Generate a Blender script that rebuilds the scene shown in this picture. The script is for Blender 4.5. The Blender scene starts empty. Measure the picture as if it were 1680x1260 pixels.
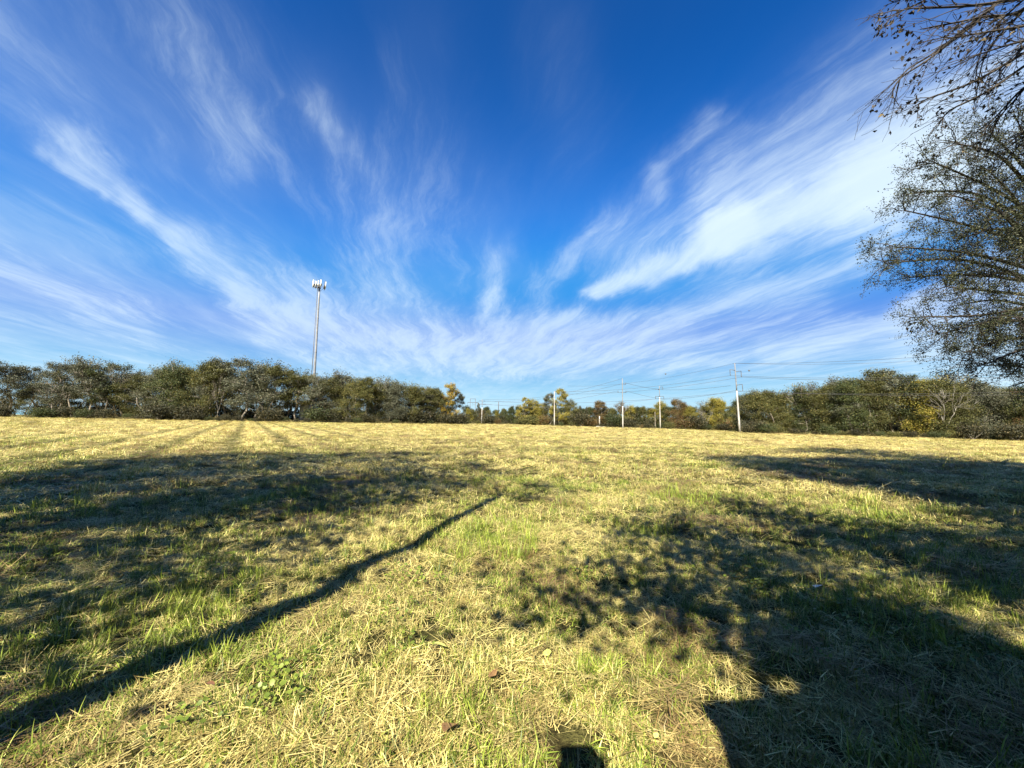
import bpy, math, random
import numpy as np
from mathutils import Vector, Matrix

random.seed(7)
RNG = np.random.default_rng(7)
SC = bpy.context.scene
COL = SC.collection
R = math.radians

# ------------------------------------------------------------------ terrain function
def hz(x, y):
    """Height of the field: falls gently to the right, with soft bumps."""
    x = np.asarray(x, dtype=float); y = np.asarray(y, dtype=float)
    xc = np.clip(x, -260, 260)
    s = np.where(xc > 0, -0.0165 * xc, -0.0095 * xc)
    s = s * (1 - np.exp(-(np.hypot(x, y) / 25.0) ** 2))
    b = 0.028 * np.sin(x * 1.9 + 1.3 * np.sin(y * 1.1)) * np.sin(y * 1.7 + 0.8 * np.sin(x * .9 + 2))
    b += 0.016 * np.sin(x * 4.3 + y * 2.1) * np.sin(y * 3.7 - x * 1.3 + 1)
    b += 0.035 * np.sin(x * .43 + 1) * np.sin(y * .37 + .5)
    return s + b * np.clip(np.hypot(x, y) / 2, .3, 1)

# ------------------------------------------------------------------ camera
PITCH, ROLL, FPX, CAMH = R(5.5), R(0.55), 631.0, 1.55
cam_d = bpy.data.cameras.new("camera")
cam = bpy.data.objects.new("camera", cam_d)
COL.objects.link(cam)
SC.camera = cam
cam_d.sensor_width = 36.0
cam_d.lens = 36.0 * FPX / 1680.0
cam_d.clip_start = 0.02
cam_d.clip_end = 6000
CF = np.array([0, math.cos(PITCH), math.sin(PITCH)])
R0 = np.array([1.0, 0, 0]); U0 = np.array([0, -math.sin(PITCH), math.cos(PITCH)])
CR = math.cos(ROLL) * R0 + math.sin(ROLL) * U0
CU = -math.sin(ROLL) * R0 + math.cos(ROLL) * U0
CP = np.array([0, 0, CAMH + float(hz(0, 0))])
cam.matrix_world = Matrix(((CR[0], CU[0], -CF[0], CP[0]), (CR[1], CU[1], -CF[1], CP[1]), (CR[2], CU[2], -CF[2], CP[2]), (0, 0, 0, 1)))

def pdir(px, py):
    return CF * FPX + CR * (px - 840) + CU * (630 - py)

def at(px, py, depth):
    """the point of the place seen in that direction at that forward distance (m)"""
    return CP + pdir(px, py) * (depth / FPX)

def ghit(px, py):
    d = pdir(px, py); g = 0.0; p = CP
    for _ in range(12):
        t = (CP[2] - g) / max(1e-6, -d[2]); p = CP + d * t
        g = float(hz(p[0], p[1]))
    return p

def gpos(px, depth):
    """ground point at lateral pixel px and forward distance depth"""
    x = (px - 840) / FPX * depth
    return np.array([x, depth, float(hz(x, depth))])

# ------------------------------------------------------------------ sun and sky
SUN_AZ, SUN_EL = R(15.0), R(40.0)                       # direction the light travels (to the right of forward)
LD = np.array([math.sin(SUN_AZ) * math.cos(SUN_EL), math.cos(SUN_AZ) * math.cos(SUN_EL), -math.sin(SUN_EL)])
sun_d = bpy.data.lights.new("sun", 'SUN'); sun = bpy.data.objects.new("sun", sun_d); COL.objects.link(sun)
sun_d.energy = 5.0; sun_d.angle = R(0.53); sun_d.color = (1.0, 0.93, 0.80)
sun.rotation_euler = Vector(tuple(-LD)).to_track_quat('Z', 'Y').to_euler()

SC.view_settings.view_transform = 'Standard'
SC.view_settings.look = 'None'
SC.view_settings.gamma = 1.0
SC.view_settings.exposure = 2.0
try: SC.view_settings.use_curve_mapping = False
except Exception: pass
SC.render.engine = 'CYCLES'
SC.cycles.max_bounces = 5
SC.cycles.diffuse_bounces = 1
SC.cycles.glossy_bounces = 2
SC.cycles.transmission_bounces = 3
SC.cycles.transparent_max_bounces = 6

class X:
    """small expression helper for scalar node maths"""
    nt = None
    def __init__(s, sock): s.s = sock
    @staticmethod
    def op(kind, *a, clamp=False):
        n = X.nt.nodes.new('ShaderNodeMath'); n.operation = kind; n.use_clamp = clamp
        for i, v in enumerate(a):
            if isinstance(v, X): X.nt.links.new(v.s, n.inputs[i])
            else: n.inputs[i].default_value = float(v)
        return X(n.outputs[0])
    def __add__(a, b): return X.op('ADD', a, b)
    __radd__ = __add__
    def __sub__(a, b): return X.op('SUBTRACT', a, b)
    def __rsub__(a, b): return X.op('SUBTRACT', b, a)
    def __mul__(a, b): return X.op('MULTIPLY', a, b)
    __rmul__ = __mul__
    def __truediv__(a, b): return X.op('DIVIDE', a, b)

def xyz(x, y, z=0.0):
    n = X.nt.nodes.new('ShaderNodeCombineXYZ')
    for i, v in enumerate((x, y, z)):
        if isinstance(v, X): X.nt.links.new(v.s, n.inputs[i])
        else: n.inputs[i].default_value = v
    return n.outputs[0]
def noise(vec, scale, detail=4, rough=.5, dist=0.0, out=0):
    n = X.nt.nodes.new('ShaderNodeTexNoise'); n.noise_dimensions = '3D'
    n.inputs['Scale'].default_value = scale; n.inputs['Detail'].default_value = detail
    n.inputs['Roughness'].default_value = rough; n.inputs['Distortion'].default_value = dist
    if vec is not None: X.nt.links.new(vec, n.inputs['Vector'])
    return X(n.outputs[out])
def smooth(v, a, b, c=0.0, d=1.0):
    n = X.nt.nodes.new('ShaderNodeMapRange'); n.interpolation_type = 'SMOOTHSTEP'
    X.nt.links.new(v.s, n.inputs[0])
    for i, t in enumerate((a, b, c, d)): n.inputs[i + 1].default_value = t
    return X(n.outputs[0])
def mixc(f, a, b, blend='MIX'):
    n = X.nt.nodes.new('ShaderNodeMix'); n.data_type = 'RGBA'; n.blend_type = blend; n.clamp_factor = True
    if isinstance(f, X): X.nt.links.new(f.s, n.inputs[0])
    else: n.inputs[0].default_value = f
    for i, v in ((6, a), (7, b)):
        if isinstance(v, (tuple, list)): n.inputs[i].default_value = (*v[:3], 1)
        else: X.nt.links.new(v, n.inputs[i])
    return n.outputs[2]

world = bpy.data.worlds.new("World"); SC.world = world; world.use_nodes = True
wt = world.node_tree; wt.nodes.clear(); X.nt = wt
w_out = wt.nodes.new('ShaderNodeOutputWorld'); bg = wt.nodes.new('ShaderNodeBackground')
wt.links.new(bg.outputs[0], w_out.inputs[0])
sky = wt.nodes.new('ShaderNodeTexSky'); sky.sky_type = 'NISHITA'; sky.sun_disc = False
sky.sun_elevation = SUN_EL; sky.sun_rotation = SUN_AZ + math.pi
sky.altitude = 100; sky.air_density = 1.0; sky.dust_density = 0.3; sky.ozone_density = 2.5
SKY_STRENGTH = 0.05
bg.inputs[1].default_value = SKY_STRENGTH
tc = wt.nodes.new('ShaderNodeTexCoord'); sep = wt.nodes.new('ShaderNodeSeparateXYZ')
nrm = wt.nodes.new('ShaderNodeVectorMath'); nrm.operation = 'NORMALIZE'
wt.links.new(tc.outputs['Generated'], nrm.inputs[0]); wt.links.new(nrm.outputs[0], sep.inputs[0])
dx, dy, dz = X(sep.outputs[0]), X(sep.outputs[1]), X(sep.outputs[2])
az = X.op('ARCTAN2', dx, dy); el = X.op('ARCSINE', dz)
zz = X.op('MAXIMUM', dz, 0.0) + 0.06
pu, pv = dx / zz, dy / zz                                 # the flat cirrus sheet high above the field
TH = R(-12)
al = pu * math.sin(TH) + pv * math.cos(TH)
ac = pu * math.cos(TH) - pv * math.sin(TH)
warp1 = noise(xyz(pu, pv, 1.0), 0.9, 3, .5) - 0.5
warp2 = noise(xyz(pu, pv, 7.0), 2.6, 4, .6) - 0.5
acw = ac + warp1 * 0.45 + warp2 * .10
fib = noise(xyz(acw * 2.6, al * .5 + warp1 * .3, 3.0), 1.7, 11, .66)       # fine drawn-out fibres
fibc = noise(xyz(acw * 1.0, al * .33, 11.0), 0.9, 6, .55)                    # wide wisps
fluff = noise(xyz(pu * 1.3 + warp2 * .6, pv * 1.0, 21.0), 3.5, 8, .65)
# warp of the sky direction used by the drawn-out cirrus bands
wa = noise(xyz(az, el, 2.0), 3.2, 5, .6) - .5
wb = noise(xyz(az, el, 9.0), 3.2, 5, .6) - .5
wa2 = noise(xyz(az, el, 5.0), 13.0, 5, .6) - .5
azw = az + wa * .14 + wa2 * .045; elw = el + wb * .12 + wa2 * .03
def azel(px, py):
    d = pdir(px, py); d = d / np.linalg.norm(d)
    return math.atan2(d[0], d[1]), math.asin(d[2])
def band(p0, p1, w0, w1, amp):
    a0, e0 = azel(*p0); a1, e1 = azel(*p1)
    vx, vy = a1 - a0, e1 - e0; L2 = vx * vx + vy * vy
    qx, qy = azw - a0, elw - e0
    t = X.op('MULTIPLY', qx * vx + qy * vy, 1 / L2, clamp=True)
    ex, ey = qx - t * vx, qy - t * vy
    w = t * ((w1 - w0) / FPX) + w0 / FPX
    r2 = (ex * ex + ey * ey) / (w * w)
    g = X.op('EXPONENT', r2 * -0.5)
    return g * amp
BANDS = [((-60, -60), (120, 250), 26, 20, .36), ((110, 215), (235, 350), 12, 9, .70), ((60, 245), (160, 315), 7, 5, .35),
    ((235, 345), (330, 410), 18, 20, .45), ((320, 400), (445, 515), 20, 18, .45), ((170, -40), (320, 180), 60, 42, .24),
    ((350, 60), (400, 270), 40, 22, .28), ((-40, 430), (240, 520), 24, 20, .42), ((-40, 470), (330, 590), 40, 30, .28),
    ((60, 330), (230, 420), 20, 12, .28),
    ((515, 160), (575, 235), 22, 16, .30), ((560, 250), (640, 420), 60, 60, .18), ((520, 540), (860, 560), 45, 36, .62), ((860, 560), (1100, 560), 30, 24, .5),
    ((600, 460), (720, 560), 40, 40, .35), ((818, 420), (800, 495), 22, 18, .55), ((690, 100), (760, 330), 55, 60, .16), ((930, 60), (960, 330), 40, 50, .06), ((380, 300), (470, 470), 50, 50, .22), ((430, 470), (560, 540), 40, 30, .28), ((520, 200), (760, 430), 70, 60, .14), ((900, 80), (950, 250), 60, 50, .07),
    ((1500, 340), (1760, 320), 40, 90, .5), ((1540, 570), (1800, 600), 26, 50, .8),
    ((880, 470), (1090, 300), 22, 16, .42), ((1080, 300), (1190, 190), 16, 10, .34), ((1200, 230), (1240, 190), 14, 9, .18),
    ((1000, 430), (1480, 190), 30, 50, .62), ((1200, 280), (1600, 90), 30, 60, .40), ((1150, 450), (1450, 375), 20, 18, .30), ((850, 545), (1440, 432), 20, 15, .62), ((780, 600), (1330, 520), 30, 26, .50),
    ((1250, 585), (1510, 524), 10, 9, .70), ((1500, 524), (1760, 470), 9, 30, .75), ((1080, 610), (1720, 560), 16, 34, .45)]
def total(lst):
    d = None
    for b in lst:
        g = band(*b); d = g if d is None else d + g
    return d
dens = total(BANDS)
MAIN = [((966, 482), (1200, 375), 11, 22, .90), ((1190, 378), (1500, 272), 20, 30, 1.05), ((1490, 275), (1760, 180), 34, 60, .85), ((818, 430), (800, 490), 15, 12, .34)]
main = total(MAIN)
fine = noise(xyz(acw * 7.5 + warp2 * .5, al * 1.15, 31.0), 2.2, 9, .72)       # thin strands
strand = fib * .74 + fine * .26
tex = smooth(strand, .36, .64, .30, 1.25)
ribs = smooth(dens * 1.25 - (.62 - strand) * 1.9 * X.op('MINIMUM', dens * 3.0, 1.0), .0, 1.15) * tex * .60 + dens * .16
ribs = ribs + smooth(main - (.56 - strand) * 1.7 * X.op('MINIMUM', main * 2.5, 1.0), -.05, 1.35) * 1.75
# thin veil everywhere, thicker low down and to the sides, almost none in the deep blue overhead
hi = smooth(el, .10, .80, 1.0, .03)
side = smooth(az, .15, -.5, .45, 1.0)
thin = smooth(fibc * .55 + strand * .45, .46, .66) * hi * side * .18 + smooth(fibc, .28, .70) * hi * side * .33
low = smooth(el, .24, .03, 0.0, .42) * smooth(fluff * .6 + strand * .4, .30, .68, .5, 1.15) + smooth(el, .11, .01, 0.0, .60)
cl = ribs + thin + low
cl = 1.0 - X.op('EXPONENT', cl * -.95)
fade = smooth(dz, -.02, .02)
cl = cl * fade
hs = wt.nodes.new('ShaderNodeHueSaturation'); hs.inputs['Hue'].default_value = .5; hs.inputs['Saturation'].default_value = 1.2; hs.inputs['Value'].default_value = 1.0
gm = wt.nodes.new('ShaderNodeGamma'); gm.inputs[1].default_value = 1.72   # the deep blue of a clear dry autumn sky
wt.links.new(sky.outputs[0], gm.inputs[0]); wt.links.new(gm.outputs[0], hs.inputs['Color'])
CLOUD = (8.6, 10.3, 11.5)
sc_ = wt.nodes.new('ShaderNodeSeparateColor'); wt.links.new(hs.outputs[0], sc_.inputs[0])
def soft_cap(ch, cap):
    n = wt.nodes.new('ShaderNodeMath'); n.operation = 'SMOOTH_MIN'; wt.links.new(sc_.outputs[ch], n.inputs[0]); n.inputs[1].default_value = cap; n.inputs[2].default_value = cap * .55; return X(n.outputs[0])
skycol = mixc(cl, xyz(soft_cap(0, .9), soft_cap(1, 3.0) + smooth(el, .22, .0, 0.0, 3.0), soft_cap(2, 8.6)), CLOUD)
dim = wt.nodes.new('ShaderNodeVectorMath'); dim.operation = 'SCALE'; dim.inputs['Scale'].default_value = .50
wt.links.new(skycol, dim.inputs[0]); wt.links.new(dim.outputs[0], bg.inputs[0])
world.cycles.sampling_method = 'MANUAL'; world.cycles.sample_map_resolution = 512

# ------------------------------------------------------------------ helpers
def tag(o, label=None, cat=None, group=None, kind=None):
    if label: o['label'] = label
    if cat: o['category'] = cat
    if group: o['group'] = group
    if kind: o['kind'] = kind
    return o
def empty(name, loc, rz=0.0):
    o = bpy.data.objects.new(name, None); o.location = tuple(float(v) for v in loc); o.rotation_euler.z = rz
    o.empty_display_size = .3; COL.objects.link(o); return o

class MB:
    """gathers vertices and faces, then links them as one mesh object"""
    def __init__(s): s.v = []; s.f = []; s.n = 0; s.t = []
    def add(s, v, f, tint=None):
        v = np.asarray(v, float).reshape(-1, 3); f = np.asarray(f, np.int64)
        s.v.append(v); s.f.append(f + s.n); s.n += len(v)
        if tint is None: tint = np.full((len(v), 3), .5)
        s.t.append(np.asarray(tint, float).reshape(-1, 3))
    def box(s, c, size, rz=0.0):
        c = np.array(c, float); h = np.array(size, float) / 2
        p = np.array([[x, y, z] for x in (-1, 1) for y in (-1, 1) for z in (-1, 1)], float) * h
        ca, sa = math.cos(rz), math.sin(rz)
        p = np.stack([p[:, 0] * ca - p[:, 1] * sa, p[:, 0] * sa + p[:, 1] * ca, p[:, 2]], 1) + c
        s.add(p, [[0, 1, 3, 2], [4, 6, 7, 5], [0, 4, 5, 1], [2, 3, 7, 6], [0, 2, 6, 4], [1, 5, 7, 3]])
    def tube(s, pts, rad, k=6, cap=True):
        pts = np.asarray(pts, float); n = len(pts); rad = np.broadcast_to(np.asarray(rad, float), (n,))
        T = np.gradient(pts, axis=0); T /= (np.linalg.norm(T, axis=1)[:, None] + 1e-9)
        ref = np.array([0.31, .17, .93]);
        if abs(T[0] @ ref) > .9: ref = np.array([1.0, .1, 0])
        A = np.cross(T, ref); A /= (np.linalg.norm(A, axis=1)[:, None] + 1e-9); B = np.cross(T, A)
        th = np.arange(k) * 2 * math.pi / k
        V = pts[:, None, :] + rad[:, None, None] * (np.cos(th)[None, :, None] * A[:, None, :] + np.sin(th)[None, :, None] * B[:, None, :])
        i = np.arange(n - 1)[:, None] * k; j = np.arange(k)[None, :]; j2 = (j + 1) % k
        F = np.stack([i + j, i + j2, i + k + j2, i + k + j], -1).reshape(-1, 4)
        V = V.reshape(-1, 3)
        if cap and k == 4: F = np.vstack([F, [[3, 2, 1, 0]], [[(n - 1) * k + q for q in range(4)]]])
        elif cap:
            V = np.vstack([V, pts[:1], pts[-1:]]); c0, c1 = n * k, n * k + 1
            e0 = [[c0, (q + 1) % k, q, q] for q in range(k)]; e1 = [[c1, (n - 1) * k + q, (n - 1) * k + (q + 1) % k, (n - 1) * k + (q + 1) % k] for q in range(k)]
            s.add(V, F); s.f.append(np.array(e0)[:, :3] + s.n - len(V)); s.f.append(np.array(e1)[:, :3] + s.n - len(V)); return
        s.add(V, F)
    def leaves(s, c, length, width, rng, flat=0.0, bend=0.0):
        """one diamond-shaped leaf per centre"""
        n = len(c)
        if n == 0: return
        a = rng.normal(size=(n, 3)); a[:, 2] *= (1 - flat); a /= np.linalg.norm(a, axis=1)[:, None]
        b = rng.normal(size=(n, 3)); b[:, 2] *= (1 - flat); b -= (b * a).sum(1)[:, None] * a; b /= (np.linalg.norm(b, axis=1)[:, None] + 1e-9)
        sc = rng.uniform(.65, 1.35, n)
        L = (length * sc / 2)[:, None]; W = (width * sc / 2)[:, None]
        nn = np.cross(a, b) * L * bend
        V = np.stack([c - a * L, c + b * W + nn, c + a * L, c - b * W + nn], 1).reshape(-1, 3)
        F = np.arange(4 * n).reshape(-1, 4)
        t = np.repeat(rng.uniform(0, 1, (n, 3)), 4, axis=0)
        s.add(V, F, t)
    def mesh(s, name, mat, smooth_=False):
        me = bpy.data.meshes.new(name)
        V = np.concatenate(s.v); T = np.concatenate(s.t)
        me.vertices.add(len(V)); me.vertices.foreach_set('co', V.astype(np.float32).ravel())
        q = [f for f in s.f if f.shape[1] == 4]; t = [f for f in s.f if f.shape[1] == 3]
        li = np.concatenate([f.ravel() for f in q + t]); tot = np.concatenate([np.full(len(f), f.shape[1]) for f in q + t])
        me.loops.add(len(li)); me.loops.foreach_set('vertex_index', li.astype(np.int32))
        me.polygons.add(len(tot)); st = np.concatenate([[0], np.cumsum(tot)[:-1]])
        me.polygons.foreach_set('loop_start', st.astype(np.int32)); me.polygons.foreach_set('loop_total', tot.astype(np.int32))
        if smooth_: me.polygons.foreach_set('use_smooth', np.ones(len(tot), bool))
        a = me.attributes.new('tint', 'FLOAT_COLOR', 'POINT')
        a.data.foreach_set('color', np.hstack([T, np.ones((len(T), 1))]).astype(np.float32).ravel())
        me.update(calc_edges=True)
        if mat: me.materials.append(mat)
        return me
    def build(s, name, mat, parent=None, smooth_=False):
        o = bpy.data.objects.new(name, s.mesh(name, mat, smooth_)); COL.objects.link(o)
        if parent: o.parent = parent
        return o

def copy_tree(o, parent=None):
    c = o.copy(); COL.objects.link(c); c.parent = parent
    for ch in list(o.children): copy_tree(ch, c)
    return c

# ------------------------------------------------------------------ materials
def new_mat(name):
    m = bpy.data.materials.new(name); m.use_nodes = True; nt = m.node_tree; nt.nodes.clear(); X.nt = nt
    out = nt.nodes.new('ShaderNodeOutputMaterial'); return m, nt, out
def attr(name='tint'):
    n = X.nt.nodes.new('ShaderNodeAttribute'); n.attribute_name = name
    s = X.nt.nodes.new('ShaderNodeSeparateColor'); X.nt.links.new(n.outputs['Color'], s.inputs[0])
    return X(s.outputs[0]), X(s.outputs[1]), X(s.outputs[2])
def pos():
    g = X.nt.nodes.new('ShaderNodeNewGeometry'); return g.outputs['Position']
def bright(col, f):
    n = X.nt.nodes.new('ShaderNodeVectorMath'); n.operation = 'SCALE'
    X.nt.links.new(col, n.inputs[0]); X.nt.links.new(f.s, n.inputs['Scale']); return n.outputs[0]
def leafy_shader(nt, out, col, trans=.3, rough=.6, spec=.25):
    p = nt.nodes.new('ShaderNodeBsdfPrincipled'); p.inputs['Roughness'].default_value = rough
    p.inputs['Specular IOR Level'].default_value = spec
    nt.links.new(col, p.inputs['Base Color'])
    t = nt.nodes.new('ShaderNodeBsdfTranslucent'); nt.links.new(col, t.inputs['Color'])
    mx = nt.nodes.new('ShaderNodeMixShader'); mx.inputs[0].default_value = trans
    nt.links.new(p.outputs[0], mx.inputs[1]); nt.links.new(t.outputs[0], mx.inputs[2]); nt.links.new(mx.outputs[0], out.inputs[0])
def leaf_mat(name, c1, c2, c3, share=.15, trans=.28):
    """c1..c2 by leaf, a share of leaves in c3; each tree a little different"""
    m, nt, out = new_mat(name)
    r, g, b = attr()
    oi = nt.nodes.new('ShaderNodeObjectInfo'); rnd = X(oi.outputs['Random'])
    cl_ = noise(pos(), .35, 3, .6)
    f = X.op('ADD', r * .6, smooth(cl_, .3, .7) * .5, clamp=True)
    c = mixc(f, c1, c2)
    c = mixc(smooth(b + rnd * .12, 1 - share, 1 - share + .12), c, c3)
    c = bright(c, (g * .42 + .37) * (rnd * .4 + .8))
    leafy_shader(nt, out, c, trans); return m
def bark_mat(name, c1, c2, scale=6.0):
    m, nt, out = new_mat(name)
    n1 = noise(pos(), scale, 6, .65); n2 = noise(pos(), scale * .25, 3, .5)
    c = mixc(smooth(n1 * .6 + n2 * .4, .38, .62), c1, c2)
    p = nt.nodes.new('ShaderNodeBsdfPrincipled'); p.inputs['Roughness'].default_value = .85; p.inputs['Specular IOR Level'].default_value = .15
    nt.links.new(c, p.inputs['Base Color'])
    bp = nt.nodes.new('ShaderNodeBump'); bp.inputs['Strength'].default_value = .5; bp.inputs['Distance'].default_value = .02
    nt.links.new(n1.s, bp.inputs['Height']); nt.links.new(bp.outputs[0], p.inputs['Normal'])
    nt.links.new(p.outputs[0], out.inputs[0]); return m
def solid_mat(name, c1, c2, rough=.5, metal=0.0, scale=3.0):
    m, nt, out = new_mat(name)
    n1 = noise(pos(), scale, 5, .6)
    c = mixc(smooth(n1, .3, .7), c1, c2)
    p = nt.nodes.new('ShaderNodeBsdfPrincipled'); p.inputs['Roughness'].default_value = rough; p.inputs['Metallic'].default_value = metal
    nt.links.new(c, p.inputs['Base Color']); nt.links.new(p.outputs[0], out.inputs[0]); return m

def field_masks():
    """where the field is green, brown or pale straw; the same for the soil sheet and the blades"""
    P = pos(); sp = X.nt.nodes.new('ShaderNodeSeparateXYZ'); X.nt.links.new(P, sp.inputs[0])
    x, y = X(sp.outputs[0]), X(sp.outputs[1])
    w = noise(P, .5, 3, .6) - .5
    big = noise(P, .16, 4, .6)                             # patches of several metres
    mid = noise(P, .9, 4, .65)                             # patches of about a metre
    dist = X.op('SQRT', x * x + y * y)
    # swaths left by the mower: to the left they run away to the treeline at about 35 degrees
    a1 = R(-34.5); s1 = x * math.cos(a1) - y * math.sin(a1) + w * .5
    a2 = R(78); s2 = x * math.cos(a2) - y * math.sin(a2) + w * 1.6
    st1 = X.op('SINE', s1 * (2 * math.pi / 2.7)) * .6 + X.op('SINE', s1 * (2 * math.pi / 1.35) + 1.0) * .5
    st2 = X.op('SINE', s2 * (2 * math.pi / 3.6) + w * 3) * .6 + X.op('SINE', s2 * (2 * math.pi / 9.0)) * .5
    leftm = smooth(x - y * -.12 + noise(P, .05, 2, .5) * 14, 4, -6)
    farm = smooth(dist, 9, 22)
    strip = (st1 * leftm + st2 * (1.0 - leftm) * .75) * farm
    nearm = smooth(dist, 30, 9)
    g = (big - .5) * 1.3 + (noise(P, .035, 3, .5) - .5) * 1.4 + (mid - .5) * 1.3 + nearm * .26 - .02 - strip * .20
    green = X.op('ADD', g + smooth(dist, 45, 12) * .10, .38, clamp=True)
    brown = smooth(noise(P, .38, 4, .62) * .7 + noise(P, 1.7, 3, .6) * .3, .49, .60)
    return x, y, green, brown, strip, dist

def grass_mat():
    m, nt, out = new_mat('field_grass')
    x, y, green, brown, strip, dist = field_masks()
    r, g, b = attr()
    gp = X.op('ADD', green, (b - .5) * 1.5, clamp=True)
    isg = smooth(gp - r, -.06, .06)
    straw = mixc(g, (.26, .18, .045), (.96, .83, .31))
    straw = mixc(brown * .85, straw, (.19, .11, .05))
    grn = mixc(g, (.06, .11, .010), (.44, .52, .07))
    c = mixc(isg, straw, grn)
    c = bright(c, (strip * .24 + .69) * (r * .5 + .72))
    leafy_shader(nt, out, c, .16, .5, .35); return m
def soil_mat():
    m, nt, out = new_mat('field_soil')
    x, y, green, brown, strip, dist = field_masks()
    P = pos()
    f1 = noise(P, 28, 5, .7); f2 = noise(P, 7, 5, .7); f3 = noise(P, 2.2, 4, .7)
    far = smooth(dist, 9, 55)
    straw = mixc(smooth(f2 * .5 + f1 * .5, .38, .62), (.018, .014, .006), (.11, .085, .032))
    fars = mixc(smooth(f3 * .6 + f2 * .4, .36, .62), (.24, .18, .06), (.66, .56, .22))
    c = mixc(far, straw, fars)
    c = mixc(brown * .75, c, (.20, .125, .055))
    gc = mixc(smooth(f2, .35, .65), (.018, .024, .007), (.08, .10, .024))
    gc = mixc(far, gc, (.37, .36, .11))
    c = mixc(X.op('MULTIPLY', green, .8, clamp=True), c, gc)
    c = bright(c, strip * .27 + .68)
    p = nt.nodes.new('ShaderNodeBsdfPrincipled'); p.inputs['Roughness'].default_value = .95; p.inputs['Specular IOR Level'].default_value = .05
    nt.links.new(c, p.inputs['Base Color'])
    bp = nt.nodes.new('ShaderNodeBump'); bp.inputs['Strength'].default_value = .9; bp.inputs['Distance'].default_value = .05
    hgt = f2 * .6 + f1 * .4 + f3 * .6
    nt.links.new(hgt.s, bp.inputs['Height']); nt.links.new(bp.outputs[0], p.inputs['Normal'])
    nt.links.new(p.outputs[0], out.inputs[0]); return m

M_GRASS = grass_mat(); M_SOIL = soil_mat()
M_OLIVE = leaf_mat('olive_leaves', (.062, .072, .020), (.16, .16, .048), (.26, .21, .06), .14)
M_GREYG = leaf_mat('grey_green_leaves', (.075, .085, .055), (.17, .18, .11), (.22, .20, .12), .15)
M_DARKG = leaf_mat('dark_green_leaves', (.035, .052, .018), (.095, .115, .038), (.16, .15, .045), .1)
M_YELG = leaf_mat('yellow_green_leaves', (.20, .20, .035), (.38, .34, .06), (.46, .33, .06), .22)
M_ORANGE = leaf_mat('orange_leaves', (.42, .23, .03), (.46, .32, .05), (.26, .26, .06), .35)
M_RUSSET = leaf_mat('russet_leaves', (.14, .085, .035), (.22, .13, .045), (.13, .14, .04), .25)
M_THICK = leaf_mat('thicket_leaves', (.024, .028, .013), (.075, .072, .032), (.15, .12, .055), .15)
M_NEAR = leaf_mat('near_leaves', (.030, .036, .014), (.085, .088, .030), (.20, .16, .05), .07, .2)
M_CROWN = leaf_mat('fine_olive_leaves', (.022, .030, .015), (.066, .078, .034), (.16, .15, .06), .05, .18)
M_DRYLEAF = leaf_mat('withered_leaves', (.028, .022, .014), (.06, .045, .026), (.26, .20, .10), .06, .1)
M_WEED = leaf_mat('dry_weeds', (.20, .15, .065), (.34, .27, .12), (.10, .12, .035), .3)
M_BARK = bark_mat('grey_bark', (.10, .085, .065), (.23, .20, .16), 3.0)
M_BARKD = bark_mat('dark_bark', (.018, .015, .012), (.048, .040, .032), 12.0)
M_PALE = bark_mat('pale_bark', (.13, .118, .10), (.26, .24, .205), 2.0)
M_STEEL = solid_mat('galvanised_steel', (.105, .11, .115), (.165, .17, .18), .55, .1, .8)
M_POLE = solid_mat('pale_pole_wood', (.25, .235, .21), (.34, .32, .285), .8, 0, 1.2)
M_POLETOP = solid_mat('pole_wood_sky_contrast', (.10, .10, .105), (.16, .16, .165), .8, 0, 1.2)  # darker copy for upper shafts, painting in their dimness against the bright sky
M_ARM = solid_mat('dark_pole_hardware', (.05, .05, .055), (.09, .09, .095), .6, .2, 4)
M_WHITE = solid_mat('white_antenna_plastic', (.42, .43, .43), (.50, .50, .49), .4, 0, 4)
M_WIRE = solid_mat('wire_metal', (.05, .05, .055), (.08, .08, .085), .5, .3, 1)
M_CONC = solid_mat('pale_concrete', (.45, .43, .39), (.60, .58, .53), .9, 0, 5)
M_PLANK = bark_mat('weathered_planks', (.12, .10, .08), (.24, .21, .17), 8)
M_ROOF = solid_mat('roofing_felt', (.05, .05, .05), (.09, .09, .09), .9, 0, 6)

# ------------------------------------------------------------------ the field
def make_field():
    nr, na = 190, 288
    r = np.concatenate([[0], .25 * (4500 / .25) ** (np.linspace(0, 1, nr - 1))])
    th = np.arange(na) * 2 * math.pi / na
    x = r[:, None] * np.sin(th)[None]; y = r[:, None] * np.cos(th)[None]
    V = np.stack([x, y, hz(x, y)], -1).reshape(-1, 3)
    i = np.arange(nr - 1)[:, None] * na; j = np.arange(na)[None]; j2 = (j + 1) % na
    F = np.stack([i + j, i + na + j, i + na + j2, i + j2], -1).reshape(-1, 4)[:, ::-1]
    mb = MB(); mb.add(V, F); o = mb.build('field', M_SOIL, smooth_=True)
    tag(o, 'wide mown hay field of straw stubble and short green grass', None, None, 'structure')
make_field()

# ------------------------------------------------------------------ tree makers
def polyline(p0, p1, n, wob, rng, sag=0.0):
    t = np.linspace(0, 1, n)[:, None]
    p = p0 * (1 - t) + p1 * t
    w = np.cumsum(rng.normal(size=(n, 3)), 0); w -= w[0] * (1 - t) + w[-1] * t
    p = p + w * wob * np.linalg.norm(p1 - p0) / n
    p[:, 2] += sag * (4 * t[:, 0] * (1 - t[:, 0])) * np.linalg.norm(p1 - p0)
    return p

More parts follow.
